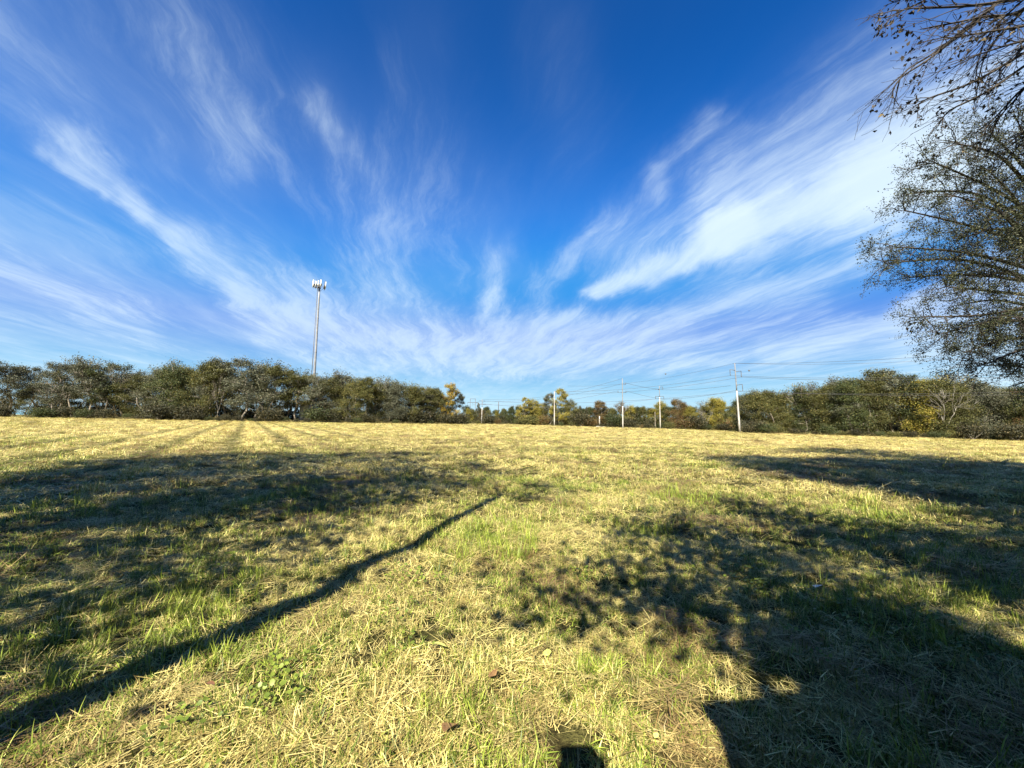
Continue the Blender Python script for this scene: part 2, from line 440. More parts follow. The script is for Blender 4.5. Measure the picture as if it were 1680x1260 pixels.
def wood_tree(seed, H=16., W=5.5, base=.35, nlimb=14, npad=5, nleaf=6500, leaf=(.34, .2), flat=.5, padr=.95, thick=.2, mats=(M_BARK, M_OLIVE), bushy=0.0, top=1.0):
    """a woodland tree: trunk, limbs that fork, and pads of leaves with gaps between them"""
    rng = np.random.default_rng(seed)
    root = empty('woodland_tree', (0, 0, 0)); tr = MB(); br = MB(); lf = MB()
    tp = polyline(np.zeros(3), np.array([rng.normal() * .5, rng.normal() * .5, H * .9]), 9, .35, rng)
    tr.tube(tp, np.linspace(thick, .05, 9) * np.array([1.35] + [1] * 8), 7)
    pads = []
    for i in range(nlimb):
        t = base + (0.98 - base) * ((i + rng.random()) / nlimb)
        k = t * .97 * 8; a = int(min(7, k)); st = tp[a] + (tp[a + 1] - tp[a]) * (k - a)
        u = (t - base) / (1 - base)
        prof = (math.sin(math.pi * min(1, .18 + u * .72)) ** .7) * (1 - .35 * u * top)
        L = W * prof * rng.uniform(.6, 1.15)
        a_ = i * 2.4 + rng.normal() * .4; up = rng.uniform(.05, .35) + u * .7
        e = st + np.array([math.cos(a_) * L, math.sin(a_) * L, up * L])
        pl = polyline(st, e, 5, .5, rng, .06); r0 = thick * (.45 - .25 * u)
        br.tube(pl, np.linspace(r0, .025, 5), 5)
        for j in range(npad):
            q = rng.uniform(.35, 1.0); kk = q * 4; b = int(min(3, kk)); s2 = pl[b] + (pl[b + 1] - pl[b]) * (kk - b)
            l2 = L * rng.uniform(.2, .5) + .4; aa = a_ + rng.normal() * 1.1
            e2 = s2 + np.array([math.cos(aa) * l2, math.sin(aa) * l2, rng.uniform(0.0, .55) * l2])
            br.tube(polyline(s2, e2, 4, .6, rng), np.linspace(.03, .012, 4), 3, cap=False)
            pads.append((e2, rng.uniform(.6, 1.25)))
    pads = [p for p in pads]
    n = len(pads); per = rng.dirichlet(np.full(n, 2.0)) * nleaf
    for (c, s), m in zip(pads, per):
        m = int(m); g = rng.normal(size=(m, 3)) * np.array([padr, padr, padr * (1 - flat)]) * s * .62
        lf.leaves(c + g, leaf[0], leaf[1], rng, .3)
    if bushy > 0:
        m = int(nleaf * bushy); g = rng.normal(size=(m, 3)) * np.array([W * .33, W * .33, H * .13]); g[:, 2] += H * base * .75
        g = g[g[:, 2] > .2]; lf.leaves(g, leaf[0], leaf[1], rng, .3)
    tr.build('trunk', mats[0], root, True); br.build('branches', mats[0], root)
    lf.build('crown', mats[1], root)
    return root

def bare_tree(seed, H=12., spread=.55, mat=M_PALE, thick=.22, leafn=0, levels=4, forks=3, lean=0.0, lmat=M_GREYG, upw=.25, kids=3):
    rng = np.random.default_rng(seed); root = empty('bare_tree', (0, 0, 0)); tr = MB(); br = MB(); tips = []
    def go(p, d, L, r, lv):
        n = 5; pts = [p]; dd = d.copy()
        for i in range(n - 1):
            dd = dd + rng.normal(size=3) * .13; dd[2] += .04 * upw * 4; dd /= np.linalg.norm(dd); pts.append(pts[-1] + dd * L / (n - 1))
        pts = np.array(pts); (tr if lv == 0 else br).tube(pts, np.linspace(r, max(.012, r * .5), n), 6 if lv < 2 else 3, cap=lv < 1)
        if lv >= levels: tips.append(pts[-1]); tips.append(pts[2]); return
        m = kids + (1 if rng.random() < .5 else 0)
        for k in range(m):
            q = 1.0 if k == 0 else rng.uniform(.4, 1); idx = min(n - 1, int(q * (n - 1) + .5))
            a = rng.normal(size=3); a -= (a @ dd) * dd; a /= np.linalg.norm(a)
            nd = dd + a * rng.uniform(.6, 1.3) * spread * (1.0 if k else .5); nd[2] += upw * .6; nd /= np.linalg.norm(nd)
            go(pts[idx], nd, L * rng.uniform(.62, .85), r * (.62 if k else .7), lv + 1)
    d0 = np.array([lean, 0, 1.0]); go(np.zeros(3), d0 / np.linalg.norm(d0), H * .3, thick, 0)
    tr.build('trunk', mat, root, True); br.build('branches', mat, root)
    if leafn:
        tips = np.array(tips); lf = MB(); c = tips[rng.integers(0, len(tips), leafn)] + rng.normal(size=(leafn, 3)) * .28
        lf.leaves(c, .22, .13, rng, .2); lf.build('crown', lmat, root)
    return root

def shrub(seed, H=3.2, W=2.4, nleaf=2600, mats=(M_BARK, M_THICK), leaf=(.26, .16)):
    rng = np.random.default_rng(seed); root = empty('shrub', (0, 0, 0)); st = MB(); lf = MB()
    for i in range(9):
        a = rng.uniform(0, 6.28); e = np.array([math.cos(a) * W * rng.uniform(.2, .8), math.sin(a) * W * rng.uniform(.2, .8), H * rng.uniform(.6, 1)])
        st.tube(polyline(np.zeros(3), e, 5, .5, rng), np.linspace(.05, .012, 5), 4, cap=False)
        m = nleaf // 9; g = rng.normal(size=(m, 3)) * np.array([W * .3, W * .3, H * .2]) + e * np.array([.85, .85, .68])
        g[:, 2] = np.abs(g[:, 2]); lf.leaves(g, leaf[0], leaf[1], rng, .2)
    st.build('stems', mats[0], root); lf.build('foliage', mats[1], root); return root

def set_mats(o, leaf=None, bark=None):
    for ch in o.children:
        m = leaf if ch.name.split('.')[0] in ('crown', 'foliage') else bark
        if m and ch.material_slots:
            ch.material_slots[0].link = 'OBJECT'; ch.material_slots[0].material = m

PROTO = {}
def proto(key, maker):
    PROTO[key] = [maker, None, None]
def place(key, name, loc, H, W=None, rz=None, leaf=None, bark=None, label='', cat='tree', group=None):
    rec = PROTO[key]
    if rec[1] is None:
        o = rec[1] = rec[0]()
        hs_ = [v.co.z for ch in o.children for v in ch.data.vertices]; rec[2] = max(hs_)
    else: o = copy_tree(rec[1])
    s = H / rec[2]; w = s if W is None else W * s
    o.name = name; o.location = tuple(float(v) for v in loc); o.scale = (w, w, s); o.rotation_euler.z = random.uniform(0, 6.28) if rz is None else rz
    set_mats(o, leaf, bark)
    tag(o, label, cat, group); return o

for i in range(4):
    proto(f'airy{i}', lambda i=i: wood_tree(100 + i, 16, 4.6, .30, 18, 6, 12000, (.24, .145), .25, .85, .2, top=1.6))
for i in range(4):
    proto(f'full{i}', lambda i=i: wood_tree(200 + i, 15, 4.4, .12, 26, 6, 22000, (.23, .14), .15, 1.05, .2, bushy=.15, top=1.6))
for i in range(2):
    proto(f'cedar{i}', lambda i=i: wood_tree(300 + i, 12, 2.8, .08, 28, 5, 15000, (.22, .13), .15, .7, .16, bushy=.06, top=2.4))
proto('poplar', lambda: wood_tree(400, 17, 4.2, .18, 24, 7, 13000, (.27, .19), .0, .6, .22, top=1.4))
proto('bare0', lambda: bare_tree(500, 13, .4, thick=.13))
proto('bare1', lambda: bare_tree(501, 13, .45, thick=.13, leafn=0, upw=.3))
proto('whitebare', lambda: bare_tree(507, 12, .80, thick=.125, levels=5, upw=.30, kids=2))
proto('twiggy0', lambda: bare_tree(503, 12, .6, mat=M_BARK, thick=.14, leafn=2200, levels=4))
for i in range(4):
    proto(f'shrub{i}', lambda i=i: shrub(600 + i))

TENS = {2: 'twenty', 3: 'thirty', 4: 'forty', 5: 'fifty'}
ORD = ['first', 'second', 'third', 'fourth', 'fifth', 'sixth', 'seventh', 'eighth', 'ninth', 'tenth', 'eleventh', 'twelfth', 'thirteenth',
       'fourteenth', 'fifteenth', 'sixteenth', 'seventeenth', 'eighteenth', 'nineteenth', 'twentieth']
ORD += [f'{TENS[t]}-{ORD[k]}' if k >= 0 else TENS[t][:-1] + 'ieth' for t in (2, 3, 4, 5) for k in range(-1, 9)][1:]
MATS = {'o': M_OLIVE, 'g': M_GREYG, 'd': M_DARKG, 'y': M_YELG, 'r': M_RUSSET, 'x': M_ORANGE}
MNAME = {'o': 'olive', 'g': 'grey-green', 'd': 'deep-green', 'y': 'yellow-green', 'r': 'russet', 'x': 'orange'}
KNAME = {'a': 'open-crowned', 'f': 'leafy', 'c': 'bushy', 'p': 'upright', 't': 'twiggy'}
def wood_row(name, rows, where, group):
    """rows: (pixel column, pixel row of the top, distance, kind, colour, label or None)"""
    rows = sorted(rows, key=lambda r: r[0]); cnt = {}
    for i, (px, ty, dep, kind, colr, lab) in enumerate(rows):
        g = gpos(px, dep); H = at(px, ty, dep)[2] - g[2]
        key = {'a': f'airy{i % 4}', 'f': f'full{(i * 3 + 1) % 4}', 'c': f'cedar{i % 2}', 'p': 'poplar', 't': 'twiggy0', 'w': 'whitebare', 'b': f'bare{i % 2}'}[kind]
        if lab is None:
            k = (kind, colr); cnt[k] = cnt.get(k, 0) + 1
            tot = sum(1 for r in rows if (r[3], r[4]) == k and r[5] is None)
            oc = ORD[cnt[k] - 1] if cnt[k] < tot or tot == 1 else 'last'
            lab = f"{oc} {MNAME[colr]} {KNAME[kind]} tree from the left {where}" if tot > 1 else f"the only {MNAME[colr]} {KNAME[kind]} tree {where}"
        wide = {'a': 1.15, 'f': 1.05, 'c': 1.0, 'p': 1.0, 't': 1.0, 'w': 1.2, 'b': 1.0}[kind] * random.uniform(.92, 1.12)
        place(key, name, g - np.array([0, 0, .1]), H, wide, None, MATS.get(colr) if kind != 'w' else None, None, lab, 'tree', group)

# woods beyond the field: left of the tower, tower to the autumn tree, the far centre, the right
LEFT = [(14, 588, 112, 'a', 'g', None), (-40, 580, 108, 'a', 'g', None), (62, 598, 118, 'a', 'g', None), (92, 587, 113, 'a', 'g', 'wide flat-topped grey-green tree with a pale trunk above the bright gap'), (122, 594, 120, 'a', 'o', None),
    (148, 585, 116, 'a', 'g', None), (180, 588, 118, 'a', 'd', None), (208, 603, 122, 'a', 'g', None), (232, 606, 118, 'f', 'o', None),
    (255, 597, 114, 'f', 'g', None), (280, 589, 112, 'f', 'd', 'tall dark bushy tree rising highest in the middle of the leafy woods'), (305, 592, 116, 'f', 'o', None), (332, 591, 112, 'f', 'o', None), (352, 584, 114, 'a', 'g', None),
    (372, 588, 116, 'a', 'o', None), (398, 580, 112, 'a', 'g', 'tallest open-crowned tree of the woods, its thin top against the sky'), (425, 589, 114, 'a', 'g', None), (446, 596, 118, 'a', 'o', None),
    (466, 600, 122, 'a', 'o', None), (487, 607, 120, 'a', 'o', None)]
LEFTB = [(px, ty - 12 + (i * 5) % 7, 128 + (i * 7) % 11, 'fa'[i % 2], 'gdo'[i % 3], None) for i, (px, ty) in enumerate([(-20, 622), (30, 640), (50, 630), (75, 634), (105, 628), (135, 630), (165, 628), (195, 625), (222, 628), (245, 618), (270, 612), (295, 612), (322, 610), (345, 606), (365, 612), (390, 618), (415, 622), (440, 640), (470, 640)])]
MID = [(505, 611, 124, 'a', 'o', 'open-crowned olive tree standing right in front of the cell tower pole'), (530, 611, 120, 'a', 'g', None), (548, 610, 122, 'f', 'o', None), (568, 612, 124, 'a', 'g', None), (585, 616, 122, 'f', 'o', None),
    (604, 616, 126, 'a', 'o', None), (622, 622, 128, 'f', 'o', None), (640, 620, 130, 'a', 'g', None), (655, 624, 130, 'f', 'g', None), (672, 627, 132, 'f', 'o', None), (690, 632, 136, 'a', 'o', None),
    (708, 634, 140, 'a', 'g', None), (722, 632, 140, 'f', 'o', None),
    (736, 626, 142, 'p', 'x', 'tallest tree at the end of the woods with an orange autumn top'), (752, 640, 146, 'p', 'g', 'thin grey upright tree just behind the orange-topped one')]
MIDB = [(px, ty - 14 + (i * 5) % 7, 140 + (i * 7) % 9, 'fa'[i % 2], 'gdo'[i % 3], None) for i, (px, ty) in enumerate([(520, 640), (540, 634), (560, 636), (580, 634), (600, 636), (620, 638), (640, 640), (660, 642), (680, 646), (700, 650), (718, 650), (735, 655)])]
FAR = [(768, 668, 188, 'c', 'y', None), (779, 670, 190, 'f', 'o', None), (792, 671, 200, 'c', 'r', None), (803, 670, 196, 'f', 'o', None), (815, 672, 200, 'c', 'y', None), (828, 671, 198, 'f', 'd', None), (841, 664, 195, 'c', 'd', None),
    (853, 665, 200, 'f', 'o', None), (864, 650, 190, 'p', 'y', 'rounded yellow-green tree beside the broad airy one in the far centre'), (878, 651, 194, 'f', 'y', None), (890, 658, 190, 'f', 'y', None), (902, 642, 186, 'p', 'g', None),
    (920, 635, 186, 'p', 'y', 'tallest broad airy tree in the far centre behind a pale pole'), (934, 652, 188, 'f', 'o', None), (946, 668, 192, 'f', 'd', None), (958, 668, 196, 'c', 'd', None), (970, 666, 190, 'f', 'd', None),
    (981, 654, 186, 'c', 'r', None), (993, 668, 192, 'f', 'o', None), (1004, 668, 190, 'c', 'o', None), (1014, 656, 188, 't', 'r', None), (1032, 662, 186, 'f', 'y', None), (1046, 664, 184, 'f', 'd', None), (1058, 664, 182, 'c', 'o', None),
    (1068, 666, 186, 'f', 'o', None), (1079, 654, 182, 'f', 'y', None), (1093, 662, 178, 'f', 'd', None), (1107, 650, 176, 'f', 'r', None), (1122, 660, 174, 'c', 'r', None), (1136, 662, 172, 'f', 'y', None), (1146, 654, 170, 't', 'g', None),
    (1156, 662, 168, 'f', 'o', None), (1172, 648, 166, 'f', 'y', None), (1186, 654, 164, 'c', 'y', None), (1198, 662, 160, 'f', 'o', None), (1209, 664, 158, 'f', 'y', None)]
FARB = [(px, 664 + (i * 5) % 7, 215, 'fc'[i % 2], 'ddo'[i % 3], None) for i, px in enumerate(range(765, 1215, 12))]
RIGHT = [(1228, 640, 118, 'f', 'g', None), (1248, 634, 116, 'f', 'o', None), (1268, 632, 114, 'f', 'o', None), (1290, 640, 114, 'f', 'o', None), (1316, 630, 110, 'c', 'd', None), (1334, 636, 110, 'f', 'o', None), (1356, 624, 108, 'f', 'o', None),
    (1378, 615, 106, 'a', 'g', None), (1398, 613, 104, 'f', 'd', None), (1420, 616, 103, 'f', 'o', None), (1440, 603, 106, 'a', 'o', None), (1464, 601, 104, 'a', 'g', 'tall airy grey-green tree standing above the rest of the nearer woods'), (1486, 606, 102, 'a', 'd', None),
    (1506, 614, 100, 'f', 'y', None), (1530, 614, 99, 'f', 'o', None), (1556, 616, 98, 'f', 'o', None), (1585, 615, 100, 'a', 'g', None), (1612, 624, 96, 'f', 'g', None), (1640, 628, 95, 'f', 'o', None), (1664, 632, 94, 'f', 'r', None), (1690, 625, 92, 'f', 'd', None), (1725, 620, 92, 'f', 'o', None), (1765, 620, 92, 'a', 'o', None)]
RIGHTB = [(px, ty - 8 + (i * 5) % 7, 122 + (i * 5) % 7, 'f', 'dod'[i % 3], None) for i, (px, ty) in enumerate([(1215, 650), (1240, 646), (1262, 644), (1284, 646), (1306, 644), (1328, 642), (1350, 636), (1372, 630), (1394, 626), (1416, 628), (1438, 626), (1460, 628), (1482, 624), (1504, 622), (1526, 622), (1550, 624), (1575, 626), (1600, 630), (1630, 632), (1660, 632), (1700, 630)])]
LEFT += [(196, 594, 121, 't', 'g', None), (300, 583, 117, 't', 'g', None), (418, 580, 117, 't', 'g', None), (243, 592, 119, 't', 'o', None), (168, 582, 121, 't', 'g', None), (470, 597, 124, 't', 'o', None)]
MID += [(562, 604, 126, 't', 'g', None), (612, 611, 129, 't', 'o', None), (648, 616, 131, 't', 'g', None), (683, 624, 137, 't', 'o', None), (700, 628, 140, 't', 'g', None)]
RIGHT += [(1300, 626, 115, 't', 'o', None), (1345, 619, 112, 't', 'g', None), (1385, 609, 108, 't', 'g', None), (1520, 606, 104, 't', 'o', None), (1570, 610, 103, 't', 'g', None)]
wood_row('woodland_tree', LEFT, "in the front row left of the tower", 'trees at the front of the left woods')
wood_row('woodland_tree', LEFTB, "in the back row left of the tower", 'trees at the back of the left woods')
wood_row('woodland_tree', MID, "in front between the tower and orange-topped tree", 'trees between the tower and the orange tree')
wood_row('woodland_tree', MIDB, "behind, between the tower and orange-topped tree", 'trees behind the middle woods')
wood_row('woodland_tree', FAR, "in the low treeline behind the power poles", 'trees of the far treeline')
wood_row('woodland_tree', FARB, "in the farthest row over the treeline", 'trees behind the far treeline')
wood_row('woodland_tree', RIGHT, "in the front row beyond the tallest pole", 'trees at the front of the right woods')
wood_row('woodland_tree', RIGHTB, "in the back row beyond the tallest pole", 'trees at the back of the right woods')

def pixtree(key, name, px, ty, dep, W, lab, leaf=None, bark=None, rz=None):
    g = gpos(px, dep); place(key, name, g - np.array([0, 0, .1]), at(px, ty, dep)[2] - g[2], W, rz, leaf, bark, lab, 'tree', None)
pixtree('whitebare', 'bare_tree', 1160, 668, 156, 1.25, 'small bare pale tree with a white forked trunk in front of the far treeline', rz=1.0)
pixtree('whitebare', 'bare_tree', 1552, 632, 95.5, 1.3, 'large leafless tree with long bleached white limbs fanning out before the dark woods', rz=2.6)
pixtree('bare0', 'bare_tree', 1395, 655, 101, .4, 'slim dead tree with one straight stem among the leafy woods', bark=M_BARK)
pixtree('bare1', 'bare_tree', 340, 612, 111, .5, 'slender tree with bare pale stems below the tallest open crown', bark=M_BARK)
pixtree('bare1', 'bare_tree', 360, 606, 111, .45, 'bare sapling with one straight stem close beside another slender bare tree', bark=M_BARK)
pixtree('bare0', 'bare_tree', 85, 622, 110, .9, 'grey bare tree with a light trunk beside the bright gap under the woods', bark=M_BARK)

# shrubs along the feet of the woods
def shrub_row(x0, x1, n, dep, h0, h1, where, group, cols='TTOR', skip=None):
    items = []; cc = {}; CN = {'T': 'dusky brown', 'O': 'olive', 'R': 'russet', 'D': 'dark green', 'Y': 'yellow'}
    for i in range(n):
        px = x0 + (x1 - x0) * (i + random.uniform(.2, .8)) / n
        if skip and any(a < px < b for a, b in skip): continue
        t = (px - x0) / (x1 - x0); d = dep[0] * (1 - t) + dep[1] * t - random.uniform(0, 5)
        items.append((px, d))
    for i, (px, d) in enumerate(items):
        cc[cols[i % len(cols)]] = cc.get(cols[i % len(cols)], 0) + 1
        m = {'T': M_THICK, 'O': M_OLIVE, 'R': M_RUSSET, 'D': M_DARKG, 'Y': M_YELG}[cols[i % len(cols)]]
        place(f'shrub{i % 4}', 'shrub', gpos(px, d) - np.array([0, 0, .05]), h0 + (h1 - h0) * random.random() ** 1.7, random.uniform(.9, 1.5), None, m, None,
              f'{ORD[cc[cols[i % len(cols)]] - 1]} {CN[cols[i % len(cols)]]} shrub from the left under {where}', 'shrub', group)
shrub_row(-60, 500, 34, (107, 112), 1.4, 6.0, 'the woods left of the tower', 'shrubs under the left woods', 'TTDT', [(20, 60)])
shrub_row(500, 765, 17, (112, 142), 1.6, 6.5, 'the woods right of the tower', 'shrubs under the middle woods', 'TDTT')
shrub_row(745, 1215, 30, (178, 156), 2.0, 8.0, 'the low treeline behind the poles', 'shrubs under the far treeline', 'TDOTR')
shrub_row(1215, 1760, 30, (108, 90), 1.4, 5.5, 'the woods beyond the tallest pole', 'shrubs under the right woods', 'TTDOT')

# dark thicket inside the woods, and the fringe of dry weeds at the field's edge (nobody could count them)
def thicket(name, pts, depth, h, n, mat, leaf, label, skip=()):
    mb = MB(); rng = np.random.default_rng(len(label) + n)
    px = rng.uniform(pts[0][0], pts[-1][0], n); dep = np.interp(px, [p[0] for p in pts], [p[1] for p in pts]) + rng.uniform(0, depth, n)
    keep = np.ones(n, bool)
    for a, b in skip: keep &= ~((px > a) & (px < b))
    px, dep = px[keep], dep[keep]; x = (px - 840) / FPX * dep
    hh = h * (.55 + .45 * np.sin(px * .11) * np.sin(px * .037 + 1)) * (.8 + .2 * np.sin(px * .53))
    z = hz(x, dep) + rng.random(len(x)) ** 1.25 * np.maximum(hh, h * .35)
    mb.leaves(np.stack([x, dep, z], 1), leaf[0], leaf[1], rng, .1)
    tag(mb.build(name, mat), label, None, None, 'stuff')
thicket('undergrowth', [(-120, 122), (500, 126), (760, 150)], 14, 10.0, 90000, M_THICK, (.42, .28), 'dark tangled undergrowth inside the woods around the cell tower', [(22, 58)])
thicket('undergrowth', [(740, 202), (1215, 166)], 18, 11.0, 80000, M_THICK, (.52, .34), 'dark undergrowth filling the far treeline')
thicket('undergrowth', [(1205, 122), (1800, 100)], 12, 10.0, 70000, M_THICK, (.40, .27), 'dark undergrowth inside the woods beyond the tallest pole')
thicket('weeds', [(-120, 104), (500, 108), (760, 138)], 3.0, 1.7, 26000, M_WEED, (.36, .06), 'fringe of dry weeds along the foot of the woods by the tower')
thicket('weeds', [(745, 176), (1215, 152), (1216, 106), (1800, 86)], 3.0, 1.6, 26000, M_WEED, (.36, .07), 'fringe of dry weeds along the foot of the far and nearer woods')

# ------------------------------------------------------------------ cell tower
def cell_tower():
    dep = 135.; g = gpos(513.5, dep); H = at(523, 460, dep)[2] - g[2]
    top = at(522.6, 466, dep)
    root = empty('cell_tower', g); tag(root, 'tall slim grey cell phone tower with white panel antennas rising behind the woods', 'cell tower')
    tv = np.array([0, 0, H])
    mb = MB(); n = 9; pts = np.array([[0, 0, H * i / (n - 1)] for i in range(n)]); mb.tube(pts, np.linspace(.48, .28, n), 14); mb.build('pole', M_STEEL, root, True)
    for i in (2, 4, 6):
        c = MB(); c.tube([[0, 0, H * i / 8 - .15], [0, 0, H * i / 8 + .15]], .48 - .20 * i / 8 + .04, 14); c.build('flange', M_STEEL, root, True)
    cb = MB(); cb.tube([[-.95, -.3, 1.5], [-.75, -.25, H * .5], [-.6, -.2, H - 1.2]], [.13, .12, .1], 5); cb.build('cable_run', M_ARM, root)
    Rr = 1.7
    for k in range(3):
        a = k * 2 * math.pi / 3 + .55
        c, s_ = math.cos(a), math.sin(a); t = np.array([-s_, c, 0]); o = np.array([c, s_, 0])
        arm = MB(); arm.tube([o * .3 + tv * .985, o * Rr + tv * .985], .09, 5); arm.tube([o * .3 + tv * .95, o * Rr + tv * .985], .06, 4)
        arm.build('antenna_arm', M_ARM, root)
        fr = MB()
        for z in (-.2, .9): fr.tube([o * Rr + t * -1.4 + tv * .985 + [0, 0, z], o * Rr + t * 1.4 + tv * .985 + [0, 0, z]], .06, 4)
        fr.build('mounting_frame', M_ARM, root)
        for j, off in enumerate((-1.3, -.45, .45, 1.3)):
            b = o * (Rr + .18) + t * off + tv * .985
            p = MB(); hgt = (2.2, 1.8, 2.0, 2.3)[j]; p.box(b + [0, 0, hgt / 2 - .5], (.2, .34, hgt), a); q = p.build('antenna_panel', M_WHITE, root)
            m = MB(); m.tube([b - o * .2 + [0, 0, -.9], b - o * .2 + [0, 0, 2.2]], .05, 4); m.box(b - o * .42 + [0, 0, .1], (.22, .35, .7), a); m.build('radio_unit', M_ARM, root)
    return g
cell_tower()
def shelter():
    g = gpos(504, 128); root = empty('equipment_shelter', g); tag(root, 'white equipment shelter half hidden by trees at the cell tower foot', 'shelter')
    w = MB(); w.box((0, 0, 3.4), (3.0, 3.0, 6.6)); w.build('wall', M_WHITE, root)
    r_ = MB(); r_.box((0, 0, 6.78), (3.3, 3.3, .16)); r_.build('roof', M_CONC, root)
    d = MB(); d.box((.2, -1.52, 1.2), (1.0, .05, 2.2)); d.build('door', M_STEEL, root)
shelter()

# ------------------------------------------------------------------ power poles and wires
WIREPTS = {}
def pole_root(name, px, base, top, dep, label, lean_px=0.0):
    """a pole standing at the given distance; top and foot rows fix its height"""
    foot = gpos(px, dep); tp = at(px + lean_px, top, dep)
    root = empty(name, foot); tag(root, label, 'power pole', None); return root, foot, tp - foot
def shaft(root, d, r0, r1, mat=None, k=10, split=None):
    if split is None:
        m = MB(); n = 7; m.tube([d * i / (n - 1) for i in range(n)], np.linspace(r0, r1, n), k); m.build('shaft', mat or M_POLE, root, True); return
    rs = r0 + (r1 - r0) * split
    m = MB(); m.tube([d * split * i / 4 for i in range(5)], np.linspace(r0, rs, 5), k); m.build('lower_shaft', M_POLE, root, True)  # paler lower part: its brightness against dark trees is put into the colour
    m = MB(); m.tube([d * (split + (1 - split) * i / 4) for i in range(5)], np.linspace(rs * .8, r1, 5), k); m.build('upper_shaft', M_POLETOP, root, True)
def arm(root, d, h, xo, dropto, up=.0, lift=.25):
    """side arm at height fraction h reaching xo metres, with a hanging insulator string"""
    b = d * h; e = b + np.array([xo, 0, lift])
    m = MB(); m.tube([b, (b + e) / 2 + [0, 0, lift * .2], e], [.10, .09, .07], 5); a = m.build('crossarm', M_ARM, root)
    i = MB(); ins = np.linspace(0, 1, 13); f = e + np.array([.05, 0, -dropto]); pts = e[None] * (1 - ins[:, None]) + f[None] * ins[:, None]
    i.tube(pts, np.where(np.arange(13) % 2 == 0, .055, .12), 6); i.build('insulator', M_ARM, a)
    return f
dA = 112.
rA, fA, vA = pole_root('power_pole', 1212, 709, 596, dA, 'tallest power pole, with bent side arms, standing in front of the nearer woods', -6.6)
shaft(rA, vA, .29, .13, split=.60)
A_pts = [fA + vA]
A_pts += [fA + arm(rA, vA, .895, -1.55, 1.75), fA + arm(rA, vA, .875, 1.65, 1.75), fA + arm(rA, vA, .68, 1.75, 1.95)]
hat = MB(); hat.tube([vA * .995 + [-.25, 0, 0], vA * .995 + [.5, 0, .1]], .05, 4); hat.build('pole_cap', M_ARM, rA)
lw = gpos(1214, dA - .5)
dB = 150.
rB, fB, vB = pole_root('power_pole', 1082.6, 706, 628, dB, 'short pale power pole with two pairs of hooked side arms', -1)
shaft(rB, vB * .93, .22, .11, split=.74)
B_pts = [fB + vB * .93]
B_pts += [fB + arm(rB, vB, .90, 1.3, 1.1, lift=.2), fB + arm(rB, vB, .70, -1.6, 1.0, lift=.1), fB + arm(rB, vB, .70, 1.6, 1.1, lift=.1), fB + arm(rB, vB, .84, -1.4, .3, lift=.55)]
dC = 125.
rC, fC, vC = pole_root('power_pole', 1021.5, 706, 621, dC, 'slender straight power pole without crossarms, dark against the sky', -.5)
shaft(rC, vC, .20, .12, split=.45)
C_pts = [fC + vC]
for (px, py) in ((1026, 631), (1027, 644), (1014, 644)):
    p = at(px, py, dC) - fC; m = MB(); c0 = np.array([vC[0] * p[2] / vC[2], vC[1] * p[2] / vC[2], p[2]])
    m.tube([c0, p], .05, 4); m.tube([p, p + [0, 0, .55]], .09, 6); m.build('post_insulator', M_ARM, rC); C_pts.append(fC + p + np.array([0, 0, .55]))
dD = 160.
rD, fD, vD = pole_root('power_pole', 909.8, 700, 642, dD, 'bare pale pole standing in front of the broad airy tree', -.4)
shaft(rD, vD, .22, .13); D_pts = [fD + vD, fD + vD * .93]
dE = 172.
rE, fE, vE = pole_root('power_pole', 791, 697, 655, dE, 'small far pole with crossarms just right of the orange-topped tree', .3)
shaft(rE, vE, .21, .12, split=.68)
E_pts = [fE + vE]
for h, w in ((.93, 1.3), (.80, 1.7)):
    m = MB(); m.tube([vE * h + [-w, 0, 0], vE * h + [w, 0, 0]], .10, 4); m.build('crossarm', M_ARM, rE); E_pts += [fE + vE * h + [-w, 0, 0], fE + vE * h + [w, 0, 0]]
# two-legged pylon far behind
dF = 330.; gF = gpos(776, dF); rF = empty('pylon', gF); tag(rF, 'faint distant two-legged pylon rising over the trees', 'pylon')
hF = at(776, 654, dF)[2] - gF[2]
for s_ in (-2.2, 2.2):
    m = MB(); m.tube([[s_, 0, 0], [s_, 0, hF]], [.3, .22], 6); m.build('leg', M_ARM, rF)
m = MB(); m.tube([[-4.5, 0, hF * .84], [4.5, 0, hF * .84]], .2, 4); m.build('crossarm', M_ARM, rF)
m = MB(); m.tube([[-2.6, 0, hF * .99], [2.6, 0, hF * .99]], .15, 4); m.build('crossarm', M_ARM, rF)
for s_ in (-4.4, 0, 4.4):
    m = MB(); m.tube([[s_, 0, hF * .84], [s_, 0, hF * .84 - 1.6]], .13, 5); m.build('insulator', M_ARM, rF)
F_pts = [gF + np.array([s_, 0, hF * .84 - 1.6]) for s_ in (-4.4, 0, 4.4)]
dG = 260.
rG, fG, vG = pole_root('power_pole', 818, 697, 659, dG, 'tiny distant pole among the low treetops in the far centre', 0); shaft(rG, vG, .3, .24, M_ARM)
rH, fH, vH = pole_root('power_pole', 983.5, 699, 683, 165., 'short pale post with a small concrete slab at its foot', 0); rH['category'] = 'post'; rH.name = 'utility_post'
shaft(rH, vH, .24, .22); m = MB(); m.box((.2, 0, .15), (3.6, 2.0, .3)); m.build('slab', M_CONC, rH)
rI, fI, vI = pole_root('power_pole', 1074.5, 704, 676, 168., 'narrow grey service pole against the trees, close to the hooked-arm pole', 0); shaft(rI, vI, .15, .11, M_BARK)

